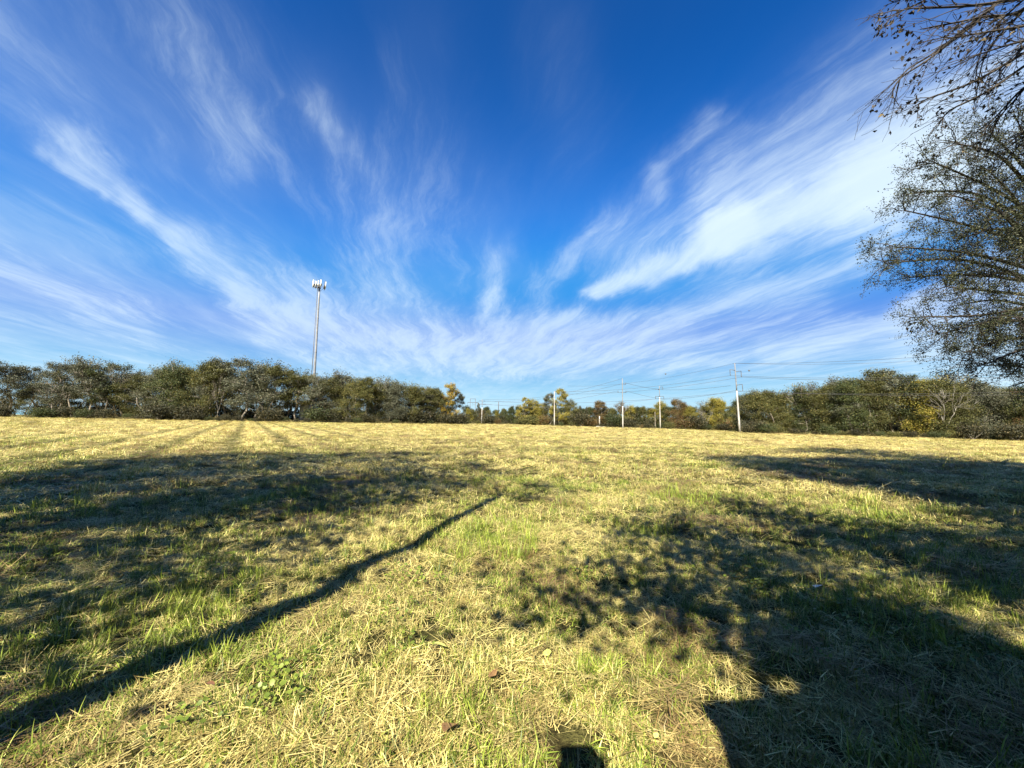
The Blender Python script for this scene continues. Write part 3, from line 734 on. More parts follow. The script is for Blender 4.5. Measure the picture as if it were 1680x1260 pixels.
def wire(p, q, sag, rad, label, n=26):
    t = np.linspace(0, 1, n)[:, None]; pts = p * (1 - t) + q * t; pts[:, 2] -= sag * 4 * (t * (1 - t))[:, 0]
    m = MB(); m.tube(pts, rad, 3, cap=False); o = m.build('power_line', M_WIRE); tag(o, label, 'power line', 'overhead power lines'); return pts
WR = .045
far0 = at(640, 690, 520)
def off(px, py, d): return at(px, py, d)
W = []
W.append(wire(A_pts[0], off(1760, 566, 62), .9, WR * .8, 'highest wire running from the tip of the tallest pole to the overhanging branches'))
W.append(wire(A_pts[0], off(1760, 575, 75), 1.2, WR * .8, 'second highest wire leaving the tallest pole toward the overhanging branches'))
W.append(wire(A_pts[1], off(1790, 608, 66), 1.0, WR, 'wire from the far-side upper arm of the tallest pole passing over the nearer woods'))
W.append(wire(A_pts[2], off(1790, 612, 62), 1.0, WR, 'wire from the near-side upper arm of the tallest pole passing over the nearer woods'))
W.append(wire(A_pts[3], off(1790, 640, 60), .7, WR, 'lower wire crossing in front of the dark nearer woods'))
W.append(wire(fA + vA * .60, off(1790, 646, 64), .7, WR, 'lowest wire crossing in front of the dark nearer woods'))
W.append(wire(A_pts[0], C_pts[0] + np.array([-9, 60, 3.]), 2.2, WR * .8, 'top wire from the tallest pole running back over the far treeline'))
W.append(wire(A_pts[1], D_pts[0], 1.5, WR, 'wire from the upper arm of the tallest pole to the pole before the airy tree'))
W.append(wire(A_pts[2], D_pts[1], 1.7, WR, 'wire slanting down from the tallest pole past the hooked-arm pole'))
W.append(wire(A_pts[3], E_pts[2], 2.0, WR, 'long wire from the lower arm of the tallest pole to the small far pole'))
W.append(wire(C_pts[1], B_pts[1], .3, WR, 'upper wire between the slender pole and the hooked-arm pole'))
W.append(wire(B_pts[1], fA + vA * .69 + [0, 3, 0], .5, WR, 'upper wire between the hooked-arm pole and the tallest pole'))
W.append(wire(C_pts[2], B_pts[3], .3, WR, 'lower wire between the slender pole and the hooked-arm pole'))
W.append(wire(B_pts[3], fA + vA * .61, .6, WR, 'lower wire between the hooked-arm pole and the tallest pole'))
W.append(wire(C_pts[0], E_pts[0], 2.5, WR * .9, 'wire from the tip of the slender pole sinking to the small far pole'))
W.append(wire(C_pts[1], E_pts[1], 2.2, WR * .9, 'second wire from the slender pole toward the small far pole'))
W.append(wire(C_pts[3], E_pts[3], 2.0, WR * .9, 'lowest wire from the slender pole toward the small far pole'))
W.append(wire(B_pts[2], E_pts[4], 2.2, WR * .9, 'wire from the hooked-arm pole sinking behind the slender pole'))
for i, e in enumerate(F_pts[:2]):
    wire(e, E_pts[1 + i], 1.5, WR, ('first' if i == 0 else 'second') + ' faint wire between the distant pylon and the small far pole')
for p, lab in ((at(1092, 613.5, 125), 'tiny dark marker ball hanging in the sky over the hooked-arm pole'), (at(1229, 608, 104), 'tiny dark marker ball on the wire beside the tallest pole')):
    m = MB(); th = np.linspace(-math.pi / 2, math.pi / 2, 7); c = np.stack([0 * th, 0 * th, .24 * np.sin(th)], 1); m.tube(c, .24 * np.cos(th) + .005, 10)
    o = m.build('marker_ball', M_ARM, smooth_=True); o.location = tuple(p); tag(o, lab, 'marker ball', 'marker balls on the wires')

# ------------------------------------------------------------------ near trees
def grow(br, tips, rng, p, d, L, r, lv, maxlv, spread=.55, droop=-.02, kids=(5, 8), wig=.12, ratio=.5, minr=.0035, k0=7):
    n = 7; pts = [p]; dd = d / np.linalg.norm(d)
    for i in range(n - 1):
        dd = dd + rng.normal(size=3) * wig; dd[2] += droop; dd /= np.linalg.norm(dd); pts.append(pts[-1] + dd * L / (n - 1))
    pts = np.array(pts); br.tube(pts, np.linspace(r, max(minr, r * .3), n), max(3, k0 - 2 * lv), cap=False)
    if lv >= maxlv:
        for q in (2, 3, 4, 5, 6): tips.append(pts[q])
        return
    for k in range(rng.integers(*kids)):
        q = rng.uniform(.2, 1) * (n - 1); i = int(min(n - 2, q)); s = pts[i] + (pts[i + 1] - pts[i]) * (q - i)
        dl = pts[i + 1] - pts[i]; dl /= np.linalg.norm(dl)
        a = rng.normal(size=3); a -= (a @ dl) * dl; a /= np.linalg.norm(a)
        nd = dl + a * spread * rng.uniform(.5, 1.3)
        grow(br, tips, rng, s, nd, L * ratio * rng.uniform(.6, 1.25), max(minr, r * .45 * (1 - .5 * q / n)), lv + 1, maxlv, spread, droop, kids, wig * 1.15, ratio, minr, k0)

def path(br, pts, r0, r1, k=8, n=14):
    """smooth limb through given points"""
    P = np.array(pts, float); m = len(P); s = np.linspace(0, m - 1, n); out = []
    for t in s:
        i = int(min(m - 2, t)); u = t - i
        a, b = P[i], P[i + 1]; p0 = P[max(0, i - 1)]; p3 = P[min(m - 1, i + 2)]
        out.append(.5 * ((2 * a) + (b - p0) * u + (2 * p0 - 5 * a + 4 * b - p3) * u ** 2 + (3 * a - p0 - 3 * b + p3) * u ** 3))
    out = np.array(out); br.tube(out, np.linspace(r0, r1, n), k, cap=False); return out

def tree_right():
    """leafy tree beside the field; its crown fills the frame's edge above the far woods"""
    rng = np.random.default_rng(31)
    base = np.array([23.5, 15.5, float(hz(23.5, 15.5))]); root = empty('leafy_tree', base)
    tag(root, 'leafy tree with drooping fine twigs and small olive leaves overhanging the field edge', 'tree')
    tr = MB(); br = MB(); lf = MB(); tips = []
    tp = polyline(np.zeros(3), np.array([-.6, .2, 13.0]), 10, .25, rng); tr.tube(tp, np.linspace(.36, .08, 10), 12); tr.build('trunk', M_BARKD, root, True)
    T = [(1500, 262, 15), (1545, 235, 14), (1600, 215, 16), (1650, 205, 14), (1462, 345, 15), (1480, 315, 16), (1432, 432, 15), (1445, 405, 14), (1470, 455, 16), (1495, 520, 14.5),
         (1520, 548, 15), (1560, 578, 15), (1600, 596, 14), (1660, 600, 15), (1540, 320, 14), (1560, 390, 16), (1530, 470, 15), (1600, 280, 15), (1620, 350, 14), (1600, 450, 15), (1640, 520, 15), (1660, 400, 14), (1590, 540, 16), (1700, 250, 15), (1720, 480, 14), (1720, 585, 15), (1690, 550, 15)]
    for i, (px, py, dp) in enumerate(T):
        e = at(px + 22, py, dp) - base
        h = np.clip(e[2] * .84 + .7 + rng.normal() * .4, 1.8, 12.0); j = h / 13 * 9; a = int(min(8, j)); s = tp[a] + (tp[a + 1] - tp[a]) * (j - a)
        mid = s * .5 + e * .5 + np.array([0, 0, .35 + rng.normal() * .2])
        ln = path(br, [s, mid, e], .085, .018, 6, 12)
        for q in range(3, 12):
            for _ in range(2 if q < 6 else 3):
                dl = ln[min(11, q + 1)] - ln[q - 1]; dl /= np.linalg.norm(dl); c = rng.normal(size=3); c -= (c @ dl) * dl; c /= np.linalg.norm(c)
                grow(br, tips, rng, ln[q], dl + c * .75, rng.uniform(.7, 1.5), .018, 1, 2, .7, -.03, (3, 5), .16, .55, .006, 5)
    for k in range(26):   # the rest of the crown, away from the camera's side
        a_ = rng.uniform(-1.9, 1.9); h = rng.uniform(3, 12.5); j = h / 13 * 9; a = int(min(8, j)); s = tp[a]
        e = s + np.array([math.cos(a_), math.sin(a_), rng.uniform(.0, .4)]) * rng.uniform(3, 7) * math.sin(math.pi * min(.95, h / 15 + .1))
        ln = path(br, [s, (s + e) / 2 + [0, 0, .4], e], .09, .02, 5, 8)
        for q in range(3, 8):
            grow(br, tips, rng, ln[q], (ln[q] - s) + rng.normal(size=3) * 2, 1.5, .02, 1, 2, .7, -.03, (2, 4), .16, .55, .006, 4)
    br.build('branches', M_BARKD, root)
    tips = np.array(tips); n = 112000
    # leaves gather in loose tufts along the outer twigs
    w = rng.gamma(.7, 1, len(tips)); w /= w.sum(); c = tips[rng.choice(len(tips), n, p=w)] + rng.normal(size=(n, 3)) * .10
    lf.leaves(c, .060, .032, rng, .2); lf.build('crown', M_CROWN, root)
    # hanging dead leaf clumps in silhouette
    cl_ = MB(); idx = rng.choice(len(tips), 40)
    for t in tips[idx]: cl_.leaves(t + rng.normal(size=(7, 3)) * .07, .14, .07, rng)
    cl_.build('withered_leaf_clumps', M_DRYLEAF, root)
tree_right()

def soft_poly(poly, n, rng):
    """random pixel points in a polygon"""
    P = np.array(poly, float); lo, hi = P.min(0), P.max(0); out = []
    while len(out) < n:
        c = rng.uniform(lo, hi, (n * 3, 2)); ins = np.zeros(len(c), bool); j = len(P) - 1
        for i in range(len(P)):
            xi, yi = P[i]; xj, yj = P[j]
            with np.errstate(divide='ignore', invalid='ignore'):
                t = (yi > c[:, 1]) != (yj > c[:, 1]); ins ^= t & (c[:, 0] < (xj - xi) * (c[:, 1] - yi) / (yj - yi + 1e-12) + xi)
            j = i
        out += list(c[ins])
    return np.array(out[:n])

def shade_clusters(zones, rng, hfac=.8, hmin=5.0, hmax=14.0):
    """leaf clusters of a tree overhead, from the patches of ground its crown shades"""
    C = []
    for poly, per_m2, cover in zones:
        P = np.array(poly, float)
        pts = soft_poly(poly, 1500, rng)
        G = np.array([ghit(px, max(py, 722)) for px, py in pts])
        dist = np.hypot(G[:, 0], G[:, 1])
        # weight by ground area so that clusters are even on the ground
        w = dist ** 3; w /= w.sum()
        gp = np.array([ghit(a, max(b, 722)) for a, b in P]); area = .5 * abs(np.dot(gp[:, 0], np.roll(gp[:, 1], 1)) - np.dot(gp[:, 1], np.roll(gp[:, 0], 1)))
        n = int(max(6, area * per_m2 * 1.5)); idx = rng.choice(len(G), n, p=w)
        for i in idx:
            g = G[i]; H = np.clip(hfac * math.hypot(g[0], g[1]) * 1.0, hmin, hmax) * rng.uniform(.93, 1.07)
            H = np.clip(hfac * g[1], hmin, hmax) * rng.uniform(.94, 1.06)
            c = g - LD * (H / -LD[2]); C.append((c, cover))
    return C

def shade_tree(name, base, label, clusters, rng, leaf=(.15, .09), rad=.34, nl=34, nlimb=16, r0=.35, forkh=3.5, mat=M_NEAR):
    base = np.array([base[0], base[1], float(hz(base[0], base[1]))]); root = empty(name, base); tag(root, label, 'tree')
    C = np.array([c for c, _ in clusters]) - base; cov = np.array([k for _, k in clusters])
    tr = MB(); br = MB(); lf = MB()
    top = np.array([C[:, 0].mean() * .25, C[:, 1].mean() * .25, max(forkh, C[:, 2].min() * .7)])
    tp = polyline(np.zeros(3), top, 7, .2, rng); tr.tube(tp, np.linspace(r0, r0 * .6, 7), 12); tr.build('trunk', M_BARK, root, True)
    cent = C[rng.choice(len(C), min(nlimb, len(C)), replace=False)]
    own = np.argmin(((C[:, None] - cent[None]) ** 2).sum(-1), 1)
    for i, c in enumerate(cent):
        ln = path(br, [tp[-1], tp[-1] * .5 + c * .5 + [0, 0, .5], c], r0 * .32, .03, 7, 10)
        for q in np.where(own == i)[0]:
            s = ln[rng.integers(4, 10)]
            br.tube(polyline(s, C[q], 4, .35, rng), np.linspace(.022, .006, 4), 3, cap=False)
    for c, k in zip(C, cov):
        u = rng.uniform(.55, 1.7); m = int(nl * k * (.5 + .5 * u)); A = rng.normal(size=3); A[2] *= .4; A /= np.linalg.norm(A)
        u = min(u, 1.1) if k > 2 else u; g = np.clip(rng.normal(size=(m, 3)), -1.8, 1.8) * np.array([rad, rad, rad * .6]) * u; g += A * (g @ A)[:, None] * .9
        lf.leaves(c + g, leaf[0], leaf[1], rng, .2)
    br.build('branches', M_BARK, root); lf.build('crown', mat, root); return root, br

ZL = [([(0, 795), (120, 762), (250, 748), (500, 744), (820, 745), (780, 752), (560, 768), (400, 790), (200, 812), (0, 840)], 2.4, 1.0),
      ([(330, 800), (600, 768), (800, 762), (770, 790), (760, 812), (600, 830), (520, 850), (300, 850), (60, 885), (150, 842)], 3.0, 1.0),
      ([(0, 950), (150, 905), (250, 885), (420, 880), (640, 855), (560, 880), (400, 905), (250, 930), (100, 950), (0, 975)], 3.6, .9),
      ([(255, 940), (370, 915), (470, 925), (450, 955), (330, 970), (270, 965)], 3.5, .6),
      ([(-60, 1005), (90, 990), (120, 1000), (60, 1018), (-60, 1030)], 4, .7), ([(-60, 1090), (50, 1072), (70, 1095), (-60, 1125)], 7, .8),
      ([(-250, 790), (-60, 790), (-60, 840), (-250, 860)], 1.2, .8)]
rngL = np.random.default_rng(41)
shade_tree('shade_tree', (-12.5, -3.0), 'large tree beside the field whose crown shades the grass before the mown rows', shade_clusters(ZL, rngL), rngL, leaf=(.16, .10), rad=.34, nl=84, nlimb=20)
ZR = [([(1140, 749), (1350, 752), (1700, 762), (1700, 880), (1560, 832), (1400, 800), (1250, 775)], 5.0, 1.2),
      ([(1180, 814), (1290, 828), (1420, 862), (1560, 888), (1720, 935), (1720, 1005), (1560, 965), (1400, 915), (1300, 880), (1200, 838)], 4.5, 1.1),
      ([(995, 848), (1090, 852), (1220, 890), (1330, 935), (1390, 1000), (1340, 1010), (1200, 960), (1150, 925), (1050, 880)], 5, 1.0),
      ([(1300, 985), (1390, 1020), (1560, 1062), (1720, 1092), (1720, 1300), (1520, 1300), (1450, 1180), (1380, 1090)], 15, 2.4),
      ([(880, 962), (915, 950), (970, 958), (1005, 985), (985, 1000), (910, 992)], 6, .6),
      ([(1060, 965), (1180, 965), (1280, 1000), (1310, 1020), (1190, 1000), (1080, 990)], 5, .8)]
rngR = np.random.default_rng(42)
CR_ = shade_clusters(ZR, rngR)
for _ in range(240): zc = rngR.uniform(3.6, 7.5); CR_.append((np.array([rngR.uniform(2.2, 11), -1.15 * zc - rngR.uniform(1.4, 5), zc]), 1.6))  # extra unseen leaf clusters behind the viewer, added to hold back sky light
rootA, _ = shade_tree('shade_tree', (7.5, -4.5), 'spreading near tree whose almost bare twigs hang into the top corner of the sky', CR_, rngR, leaf=(.12, .08), rad=.26, nl=120, nlimb=22)

# thin leaning tree whose stem throws the long line of shade over the grass
def thin_tree():
    rng = np.random.default_rng(43); pts = []
    for (px, py, H) in ((-60, 1240, 1.45), (0, 1197, 1.75), (150, 1143, 2.15), (250, 1090, 2.4), (340, 1066, 2.75), (450, 1008, 3.2), (530, 980, 3.6), (600, 928, 4.1), (680, 898, 4.8), (740, 856, 5.6), (820, 815, 7.2)):
        g = ghit(px, py); pts.append(g - LD * (H / -LD[2]))
    b = pts[0] * 1.0; b = np.array([b[0] - .18, b[1] - .06, float(hz(b[0] - .18, b[1] - .06))])
    root = empty('leaning_tree', b); tag(root, 'thin leaning tree whose stem throws the long dark line across the grass', 'tree')
    P = [np.zeros(3)] + [p - b for p in pts]
    tr = MB(); t = path(tr, P, .17, .095, 10, 26); tr.build('trunk', M_BARK, root, True)
    br = MB(); lf = MB(); tips = []
    for (px, py) in ((800, 778), (850, 775), (885, 797), (905, 803), (870, 815), (790, 790), (760, 800)):
        g = ghit(px, py); H = 8.2 * rng.uniform(.9, 1.1); c = g - LD * (H / -LD[2]) - b
        path(br, [t[-1], (t[-1] + c) / 2 + [0, 0, .2], c], .03, .01, 5, 6)
        lf.leaves(c + rng.normal(size=(120, 3)) * np.array([.30, .30, .2]), .15, .09, rng)
    br.build('branches', M_BARK, root); lf.build('crown', M_NEAR, root)
thin_tree()

def hanging_twigs():
    """the boughs of the near tree that hang into view"""
    rng = np.random.default_rng(77); br = MB(); dl = MB(); b = np.array(rootA.location)
    limbs = [[(2150, -500, 5.5), (1860, -260, 5.3), (1660, -20, 5.2), (1540, 85, 5.1), (1478, 128, 5.0), (1462, 160, 5)],
             [(2150, -500, 5.5), (1900, -200, 5.0), (1700, 0, 4.8), (1600, 30, 4.7), (1510, 48, 4.6)],
             [(2200, -300, 5.2), (1900, -40, 5.0), (1700, 95, 4.9), (1620, 150, 4.8), (1560, 180, 4.8), (1545, 198, 4.8)],
             [(2150, -500, 5.6), (1750, -180, 5.6), (1560, -40, 5.5), (1450, 10, 5.5)],
             [(2200, -300, 5.2), (1850, 60, 5.0), (1700, 130, 5.2), (1640, 185, 5.2), (1612, 215, 5.2)],
             [(2200, -300, 5.0), (1900, 0, 4.5), (1740, 50, 4.4), (1650, 75, 4.3), (1590, 95, 4.3)],
             [(2200, -300, 5.0), (1900, -100, 4.5), (1760, -30, 4.4), (1640, 5, 4.3), (1500, 15, 4.3)],
             [(2100, -420, 6.2), (1850, -160, 6.0), (1700, -20, 5.9), (1620, 60, 5.9), (1600, 130, 5.8)],
             [(2200, -200, 6.0), (1850, 100, 5.8), (1720, 190, 5.8), (1660, 230, 5.8)],
             [(2200, -300, 5.4), (1880, -60, 5.4), (1760, 20, 5.5), (1690, 70, 5.5), (1640, 120, 5.4)]]
    for lm in list(limbs):
        for _ in range(1):
            j = rng.normal(size=3) * np.array([28, 30, .25]); q = rng.uniform(.82, .95)
            limbs.append([lm[0]] + [tuple(np.array(a) + j * (k + 1) / len(lm)) for k, a in enumerate(lm[1:])])
    tips = []
    for lm in limbs:
        P = [np.array(at(*p)) - b for p in lm]; ln = path(br, P, .026, .0045, 6, 26)
        for q in range(8, 25):
            if rng.random() < .90:
                d = ln[q + 1] - ln[q - 1]; d /= np.linalg.norm(d); c = rng.normal(size=3); c -= (c @ d) * d; c /= np.linalg.norm(c)
                sp = .35 * rng.uniform(.5, 1.4)
                grow(br, tips, rng, ln[q], d + c * sp + np.array([0, 0, -.06]), rng.uniform(.35, .95) * (1.1 - q / 50), .0065, 1, 2, .5, -.012, (2, 5), .09, .55, .0022, 5)
    # join them to the tree's fork
    for s in ((2150, -500, 5.5), (2200, -300, 5.2), (2100, -420, 6.2), (2200, -200, 6.0)):
        e = at(*s) - b; path(br, [np.array([0, 0, 3.6]), np.array([0, 0, 3.6]) * .5 + e * .5 + [0, 0, .8], e], .10, .035, 8, 12)
    br.build('hanging_boughs', M_BARKD, rootA)
    tips = np.array(tips)
    for i in rng.choice(len(tips), 260, replace=False):
        m = rng.integers(1, 6); dl.leaves(tips[i] + rng.normal(size=(m, 3)) * .03, .052, .030, rng, 0, .5)
    for c, n in ((at(1443, 42, 5.5), 26), (at(1470, 50, 5.2), 16), (at(1478, 48, 5.2), 10), (at(1595, 50, 4.7), 20), (at(1650, 20, 4.8), 12), (at(1632, 165, 5.2), 10), (at(1486, 86, 5.0), 8)):
        dl.leaves(c - b + rng.normal(size=(n, 3)) * np.array([.05, .05, .11]), .06, .035, rng, 0, .5)
    dl.build('withered_leaves', M_DRYLEAF, rootA)
hanging_twigs()

# ------------------------------------------------------------------ stand-in shed added for its shade, and the photographer, behind the camera (only their shade shows)
def shed():
    P = ghit(1145, 1155); Q = ghit(1240, 1146); e = (Q - P); e[2] = 0; e /= np.linalg.norm(e); H = 2.35
    c = P - LD * (H / -LD[2]); back = np.array([-e[1], e[0], 0]); back = back if back[1] < 0 else -back
    rz = math.atan2(e[1], e[0]); ctr = c + e * 1.5 + back * 1.1; ctr[2] = 0
    gz = float(hz(ctr[0], ctr[1])); root = empty('shade_shed', (ctr[0], ctr[1], gz), rz)
    tag(root, 'unseen flat-roofed shed added behind the viewer to cast the square-cornered shade', 'shed')
    Hh = c[2] - gz
    w = MB(); w.box((1.0, 0, (Hh - .08) / 2), (4.94, 2.14, Hh - .08)); w.build('wall', M_PLANK, root)  # made wide to keep sky light off the shaded grass
    r_ = MB(); r_.box((1.0, 0, Hh - .04), (5.0, 2.2, .08)); r_.build('roof', M_ROOF, root)
    d = MB(); d.box((-.4, 1.09, .95), (.8, .04, 1.9)); d.build('door', M_PLANK, root)
    return ctr
shed()
def photographer():
    G = ghit(942, 1180); Hh = 1.74; top = G - LD * (Hh / -LD[2]); hx, hy = top[0], min(top[1], -.12)
    gz = float(hz(hx, hy)); sk, top_, jn = solid_mat('skin', (.45, .28, .2), (.5, .32, .23), .6), solid_mat('dark_jacket', (.05, .06, .09), (.07, .08, .12), .9), solid_mat('cap_cloth', (.06, .05, .05), (.09, .08, .07), .9)
    J = [(0, 0, .95), (0, .0, 1.15), (0, 0, 1.38), (0, .01, 1.48), (0, .02, 1.56), (0, .01, 1.66),
         (.19, 0, 1.38), (.25, .02, 1.12), (.16, .12, 1.28), (-.19, 0, 1.38), (-.25, .02, 1.12), (-.16, .12, 1.28),
         (.10, 0, .90), (.11, .02, .48), (.12, 0, .08), (.13, .14, .03), (-.10, 0, .90), (-.11, .02, .48), (-.12, 0, .08), (-.13, .14, .03)]
    E = [(0, 1), (1, 2), (2, 3), (3, 4), (4, 5), (2, 6), (6, 7), (7, 8), (2, 9), (9, 10), (10, 11), (0, 12), (12, 13), (13, 14), (14, 15), (0, 16), (16, 17), (17, 18), (18, 19)]
    rad = [.14, .14, .15, .06, .085, .09, .06, .048, .038, .06, .048, .038, .09, .065, .05, .035, .09, .065, .05, .035]
    me = bpy.data.meshes.new('person'); me.from_pydata(J, E, []); o = bpy.data.objects.new('person', me); COL.objects.link(o)
    me.materials.append(top_); sm = o.modifiers.new('skin', 'SKIN'); sk_ = me.skin_vertices[0].data
    for i, r_ in enumerate(rad): sk_[i].radius = (r_, r_ * .8)
    sk_[0].use_root = True; ss = o.modifiers.new('sub', 'SUBSURF'); ss.levels = 1; ss.render_levels = 1
    o.scale = (1.04, 1.0, 1.035)
    o.location = (hx, hy, gz); tag(o, 'person in a dark jacket and cap standing behind the camera, only their shade showing', 'person')
    cap = MB(); th = np.linspace(0, math.pi / 2, 6); cap.tube(np.stack([0 * th, 0 * th + .01, 1.63 + .11 * np.sin(th)], 1), .115 * np.cos(th) + .004, 14)
    cap.box((0, .12, 1.635), (.16, .12, .015)); cap.build('cap', jn, o, True)
photographer()

# ------------------------------------------------------------------ fallen leaves
def fallen(px, py, size, cols, lab, rz=0.0, curl=.25):
    g = ghit(px, py); m = MB(); n = 9; V = []; F = []
    t = np.linspace(0, 1, n); w = np.sin(math.pi * t ** .8) * .36 + .01
    for i in range(n):
        x = (t[i] - .5) * size; z = .25 * size * curl * math.cos(t[i] * 3) ; V += [[x, -w[i] * size, z + w[i] * size * curl], [x, 0, z], [x, w[i] * size, z + w[i] * size * curl]]
    for i in range(n - 1):
        a = i * 3; F += [[a, a + 3, a + 4, a + 1], [a + 1, a + 4, a + 5, a + 2]]
    m.add(V, F); m.tube([[-.5 * size, 0, 0], [-.8 * size, .05 * size, .1 * size]], size * .012, 3)
    o = m.build('fallen_leaf', cols, smooth_=True); o.location = (g[0], g[1], g[2] + .055); o.rotation_euler = (random.uniform(-.4, .1), random.uniform(-.3, .3), rz)
    tag(o, lab, 'leaf', 'fallen leaves on the grass')
L_WHITE = solid_mat('bleached_leaf', (.6, .6, .58), (.75, .75, .72), .5, 0, 60)
L_BROWN = solid_mat('brown_leaf', (.10, .045, .012), (.20, .11, .035), .95, 0, 60)
L_YELL = solid_mat('yellow_leaf', (.45, .42, .08), (.55, .55, .14), .5, 0, 60)
L_RED = solid_mat('reddish_leaf', (.16, .07, .03), (.2, .1, .04), .5, 0, 60)
fallen(1343, 972, .10, L_WHITE, 'pale bleached leaf lying alone in the shaded grass', .5)
fallen(739, 1214, .10, L_BROWN, 'curled brown leaf on the straw near the bottom edge', 1.1, .5)
fallen(898, 1085, .07, L_YELL, 'yellow leaf upright in the straw below the round shade patch', 1.5)
fallen(722, 1073, .09, L_YELL, 'flat yellow-green leaf in the brown stubble in the middle', .1)
fallen(1077, 1227, .035, L_YELL, 'small yellow leaf beside the square shade corner', .8)
fallen(345, 1139, .05, L_RED, 'small rusty leaf in the green tufts below the long stem shade', .3)
fallen(808, 1122, .08, L_BROWN, 'tan leaf half buried in straw near the middle of the foreground', 2.2)
fallen(1240, 880, .09, L_BROWN, 'dry leaf on the brown mound between the two shade bands', .6)
fallen(930, 985, .08, L_BROWN, 'brown leaf within the round shade patch', .9)

# ------------------------------------------------------------------ grass (nobody could count it)
LIB = bpy.data.collections.new('grass_kinds')            # not linked: only a source for the scatter
def blade(mb, base, d, L, w, bend, tint, rng, seg=3):
    """a narrow curved blade"""
    up = np.array([0, 0, 1.0]); p = base.copy(); dd = d / np.linalg.norm(d); s = np.cross(dd, up)
    s = np.array([math.cos(rng.uniform(0, 6.28)), math.sin(rng.uniform(0, 6.28)), 0]) if np.linalg.norm(s) < .2 else s / np.linalg.norm(s)
    V = []
    for i in range(seg + 1):
        ww = w * (1 - (i / seg) ** 1.5) / 2 + .0002; V += [p - s * ww, p + s * ww]
        dd = dd + bend * np.array([d[0], d[1], -.6]) / seg; dd /= np.linalg.norm(dd); p = p + dd * L / seg
    F = [[2 * i, 2 * i + 1, 2 * i + 3, 2 * i + 2] for i in range(seg)]
    mb.add(V, F, np.tile(tint, (len(V), 1)))
def kind_tuft(i, n, rad, L, w, lean, bend, bias, seed):
    rng = np.random.default_rng(seed); mb = MB()
    for _ in range(n):
        a, r_ = rng.uniform(0, 6.28), rad * math.sqrt(rng.random()); base = np.array([math.cos(a) * r_, math.sin(a) * r_, -.005])
        b = rng.uniform(0, 6.28); ln = abs(rng.normal()) * lean; d = np.array([math.cos(b) * ln, math.sin(b) * ln, 1.0])
        blade(mb, base, d, L * rng.uniform(.45, 1.3), w * rng.uniform(.7, 1.3), bend * rng.uniform(.3, 1.6), [rng.random(), rng.random(), bias], rng)
    o = bpy.data.objects.new(f'{i:02d}_tuft', mb.mesh('tuft', M_GRASS)); LIB.objects.link(o)
def kind_straw(i, n, rad, L, w, seed, h=.045, bias=.0):
    rng = np.random.default_rng(seed); mb = MB(); main = rng.uniform(0, 6.28)
    for _ in range(n):
        a, r_ = rng.uniform(0, 6.28), rad * math.sqrt(rng.random()); base = np.array([math.cos(a) * r_, math.sin(a) * r_, rng.uniform(.004, h)])
        b = main + rng.normal() * .8; d = np.array([math.cos(b), math.sin(b), rng.uniform(-.12, .30)])
        blade(mb, base - d * L * .3, d, L * rng.uniform(.4, 1.4), w * rng.uniform(.7, 1.4), rng.uniform(0, .35), [rng.random(), rng.random(), bias], rng)
    o = bpy.data.objects.new(f'{i:02d}_straw', mb.mesh('straw', M_GRASS)); LIB.objects.link(o)
def kind_clover(i, n, rad, size, seed):
    rng = np.random.default_rng(seed); mb = MB()
    for _ in range(n):
        a, r_ = rng.uniform(0, 6.28), rad * math.sqrt(rng.random()); c = np.array([math.cos(a) * r_, math.sin(a) * r_, rng.uniform(.03, .065)])
        th = np.linspace(0, 2 * math.pi, 8, endpoint=False); s = size * rng.uniform(.6, 1.3) / 2; tx, ty = rng.normal(size=2) * .35
        V = np.stack([c[0] + s * np.cos(th), c[1] + s * np.sin(th), c[2] + s * (tx * np.cos(th) + ty * np.sin(th)) + .15 * s], 1)
        V = np.vstack([V, c[None]]); t = [rng.random() * .3, rng.uniform(.1, .6), 1.0]
        mb.add(V, [[8, q, (q + 1) % 8] for q in range(8)], np.tile(t, (9, 1)))
        blade(mb, np.array([c[0] * .6, c[1] * .6, 0]), np.array([c[0] * .4, c[1] * .4, c[2]]), c[2] * 1.05, .002, 0, t, rng, 2)
    o = bpy.data.objects.new(f'{i:02d}_clover', mb.mesh('clover', M_GRASS)); LIB.objects.link(o)
for k in range(3): kind_tuft(k, 26, .055, .072, .0040, .85, 1.1, .60, 900 + k)          # 0-2 mixed tufts
for k in range(2): kind_tuft(3 + k, 24, .06, .062, .0034, .8, .6, .42, 910 + k)        # 3-4 stubble
for k in range(2): kind_straw(5 + k, 44, .10, .085, .0028, 920 + k, .02, .14)
for k in range(2): kind_straw(7 + k, 28, .10, .15, .0034, 922 + k, .035, .12)                       # 5-8 loose straw
kind_tuft(9, 30, .06, .09, .0042, .7, 1.0, .85, 930)                                      # 9 lush tuft
kind_clover(10, 9, .07, .020, 940)                                                      # 10 round-leaved weeds
for k in range(3): kind_tuft(11 + k, 30, .16, .10, .010, .9, .9, .45, 950 + k)           # 11-13 coarse far patches
for k in range(2): kind_straw(14 + k, 30, .22, .24, .011, 960 + k, .06, .1)              # 14-15 coarse far straw

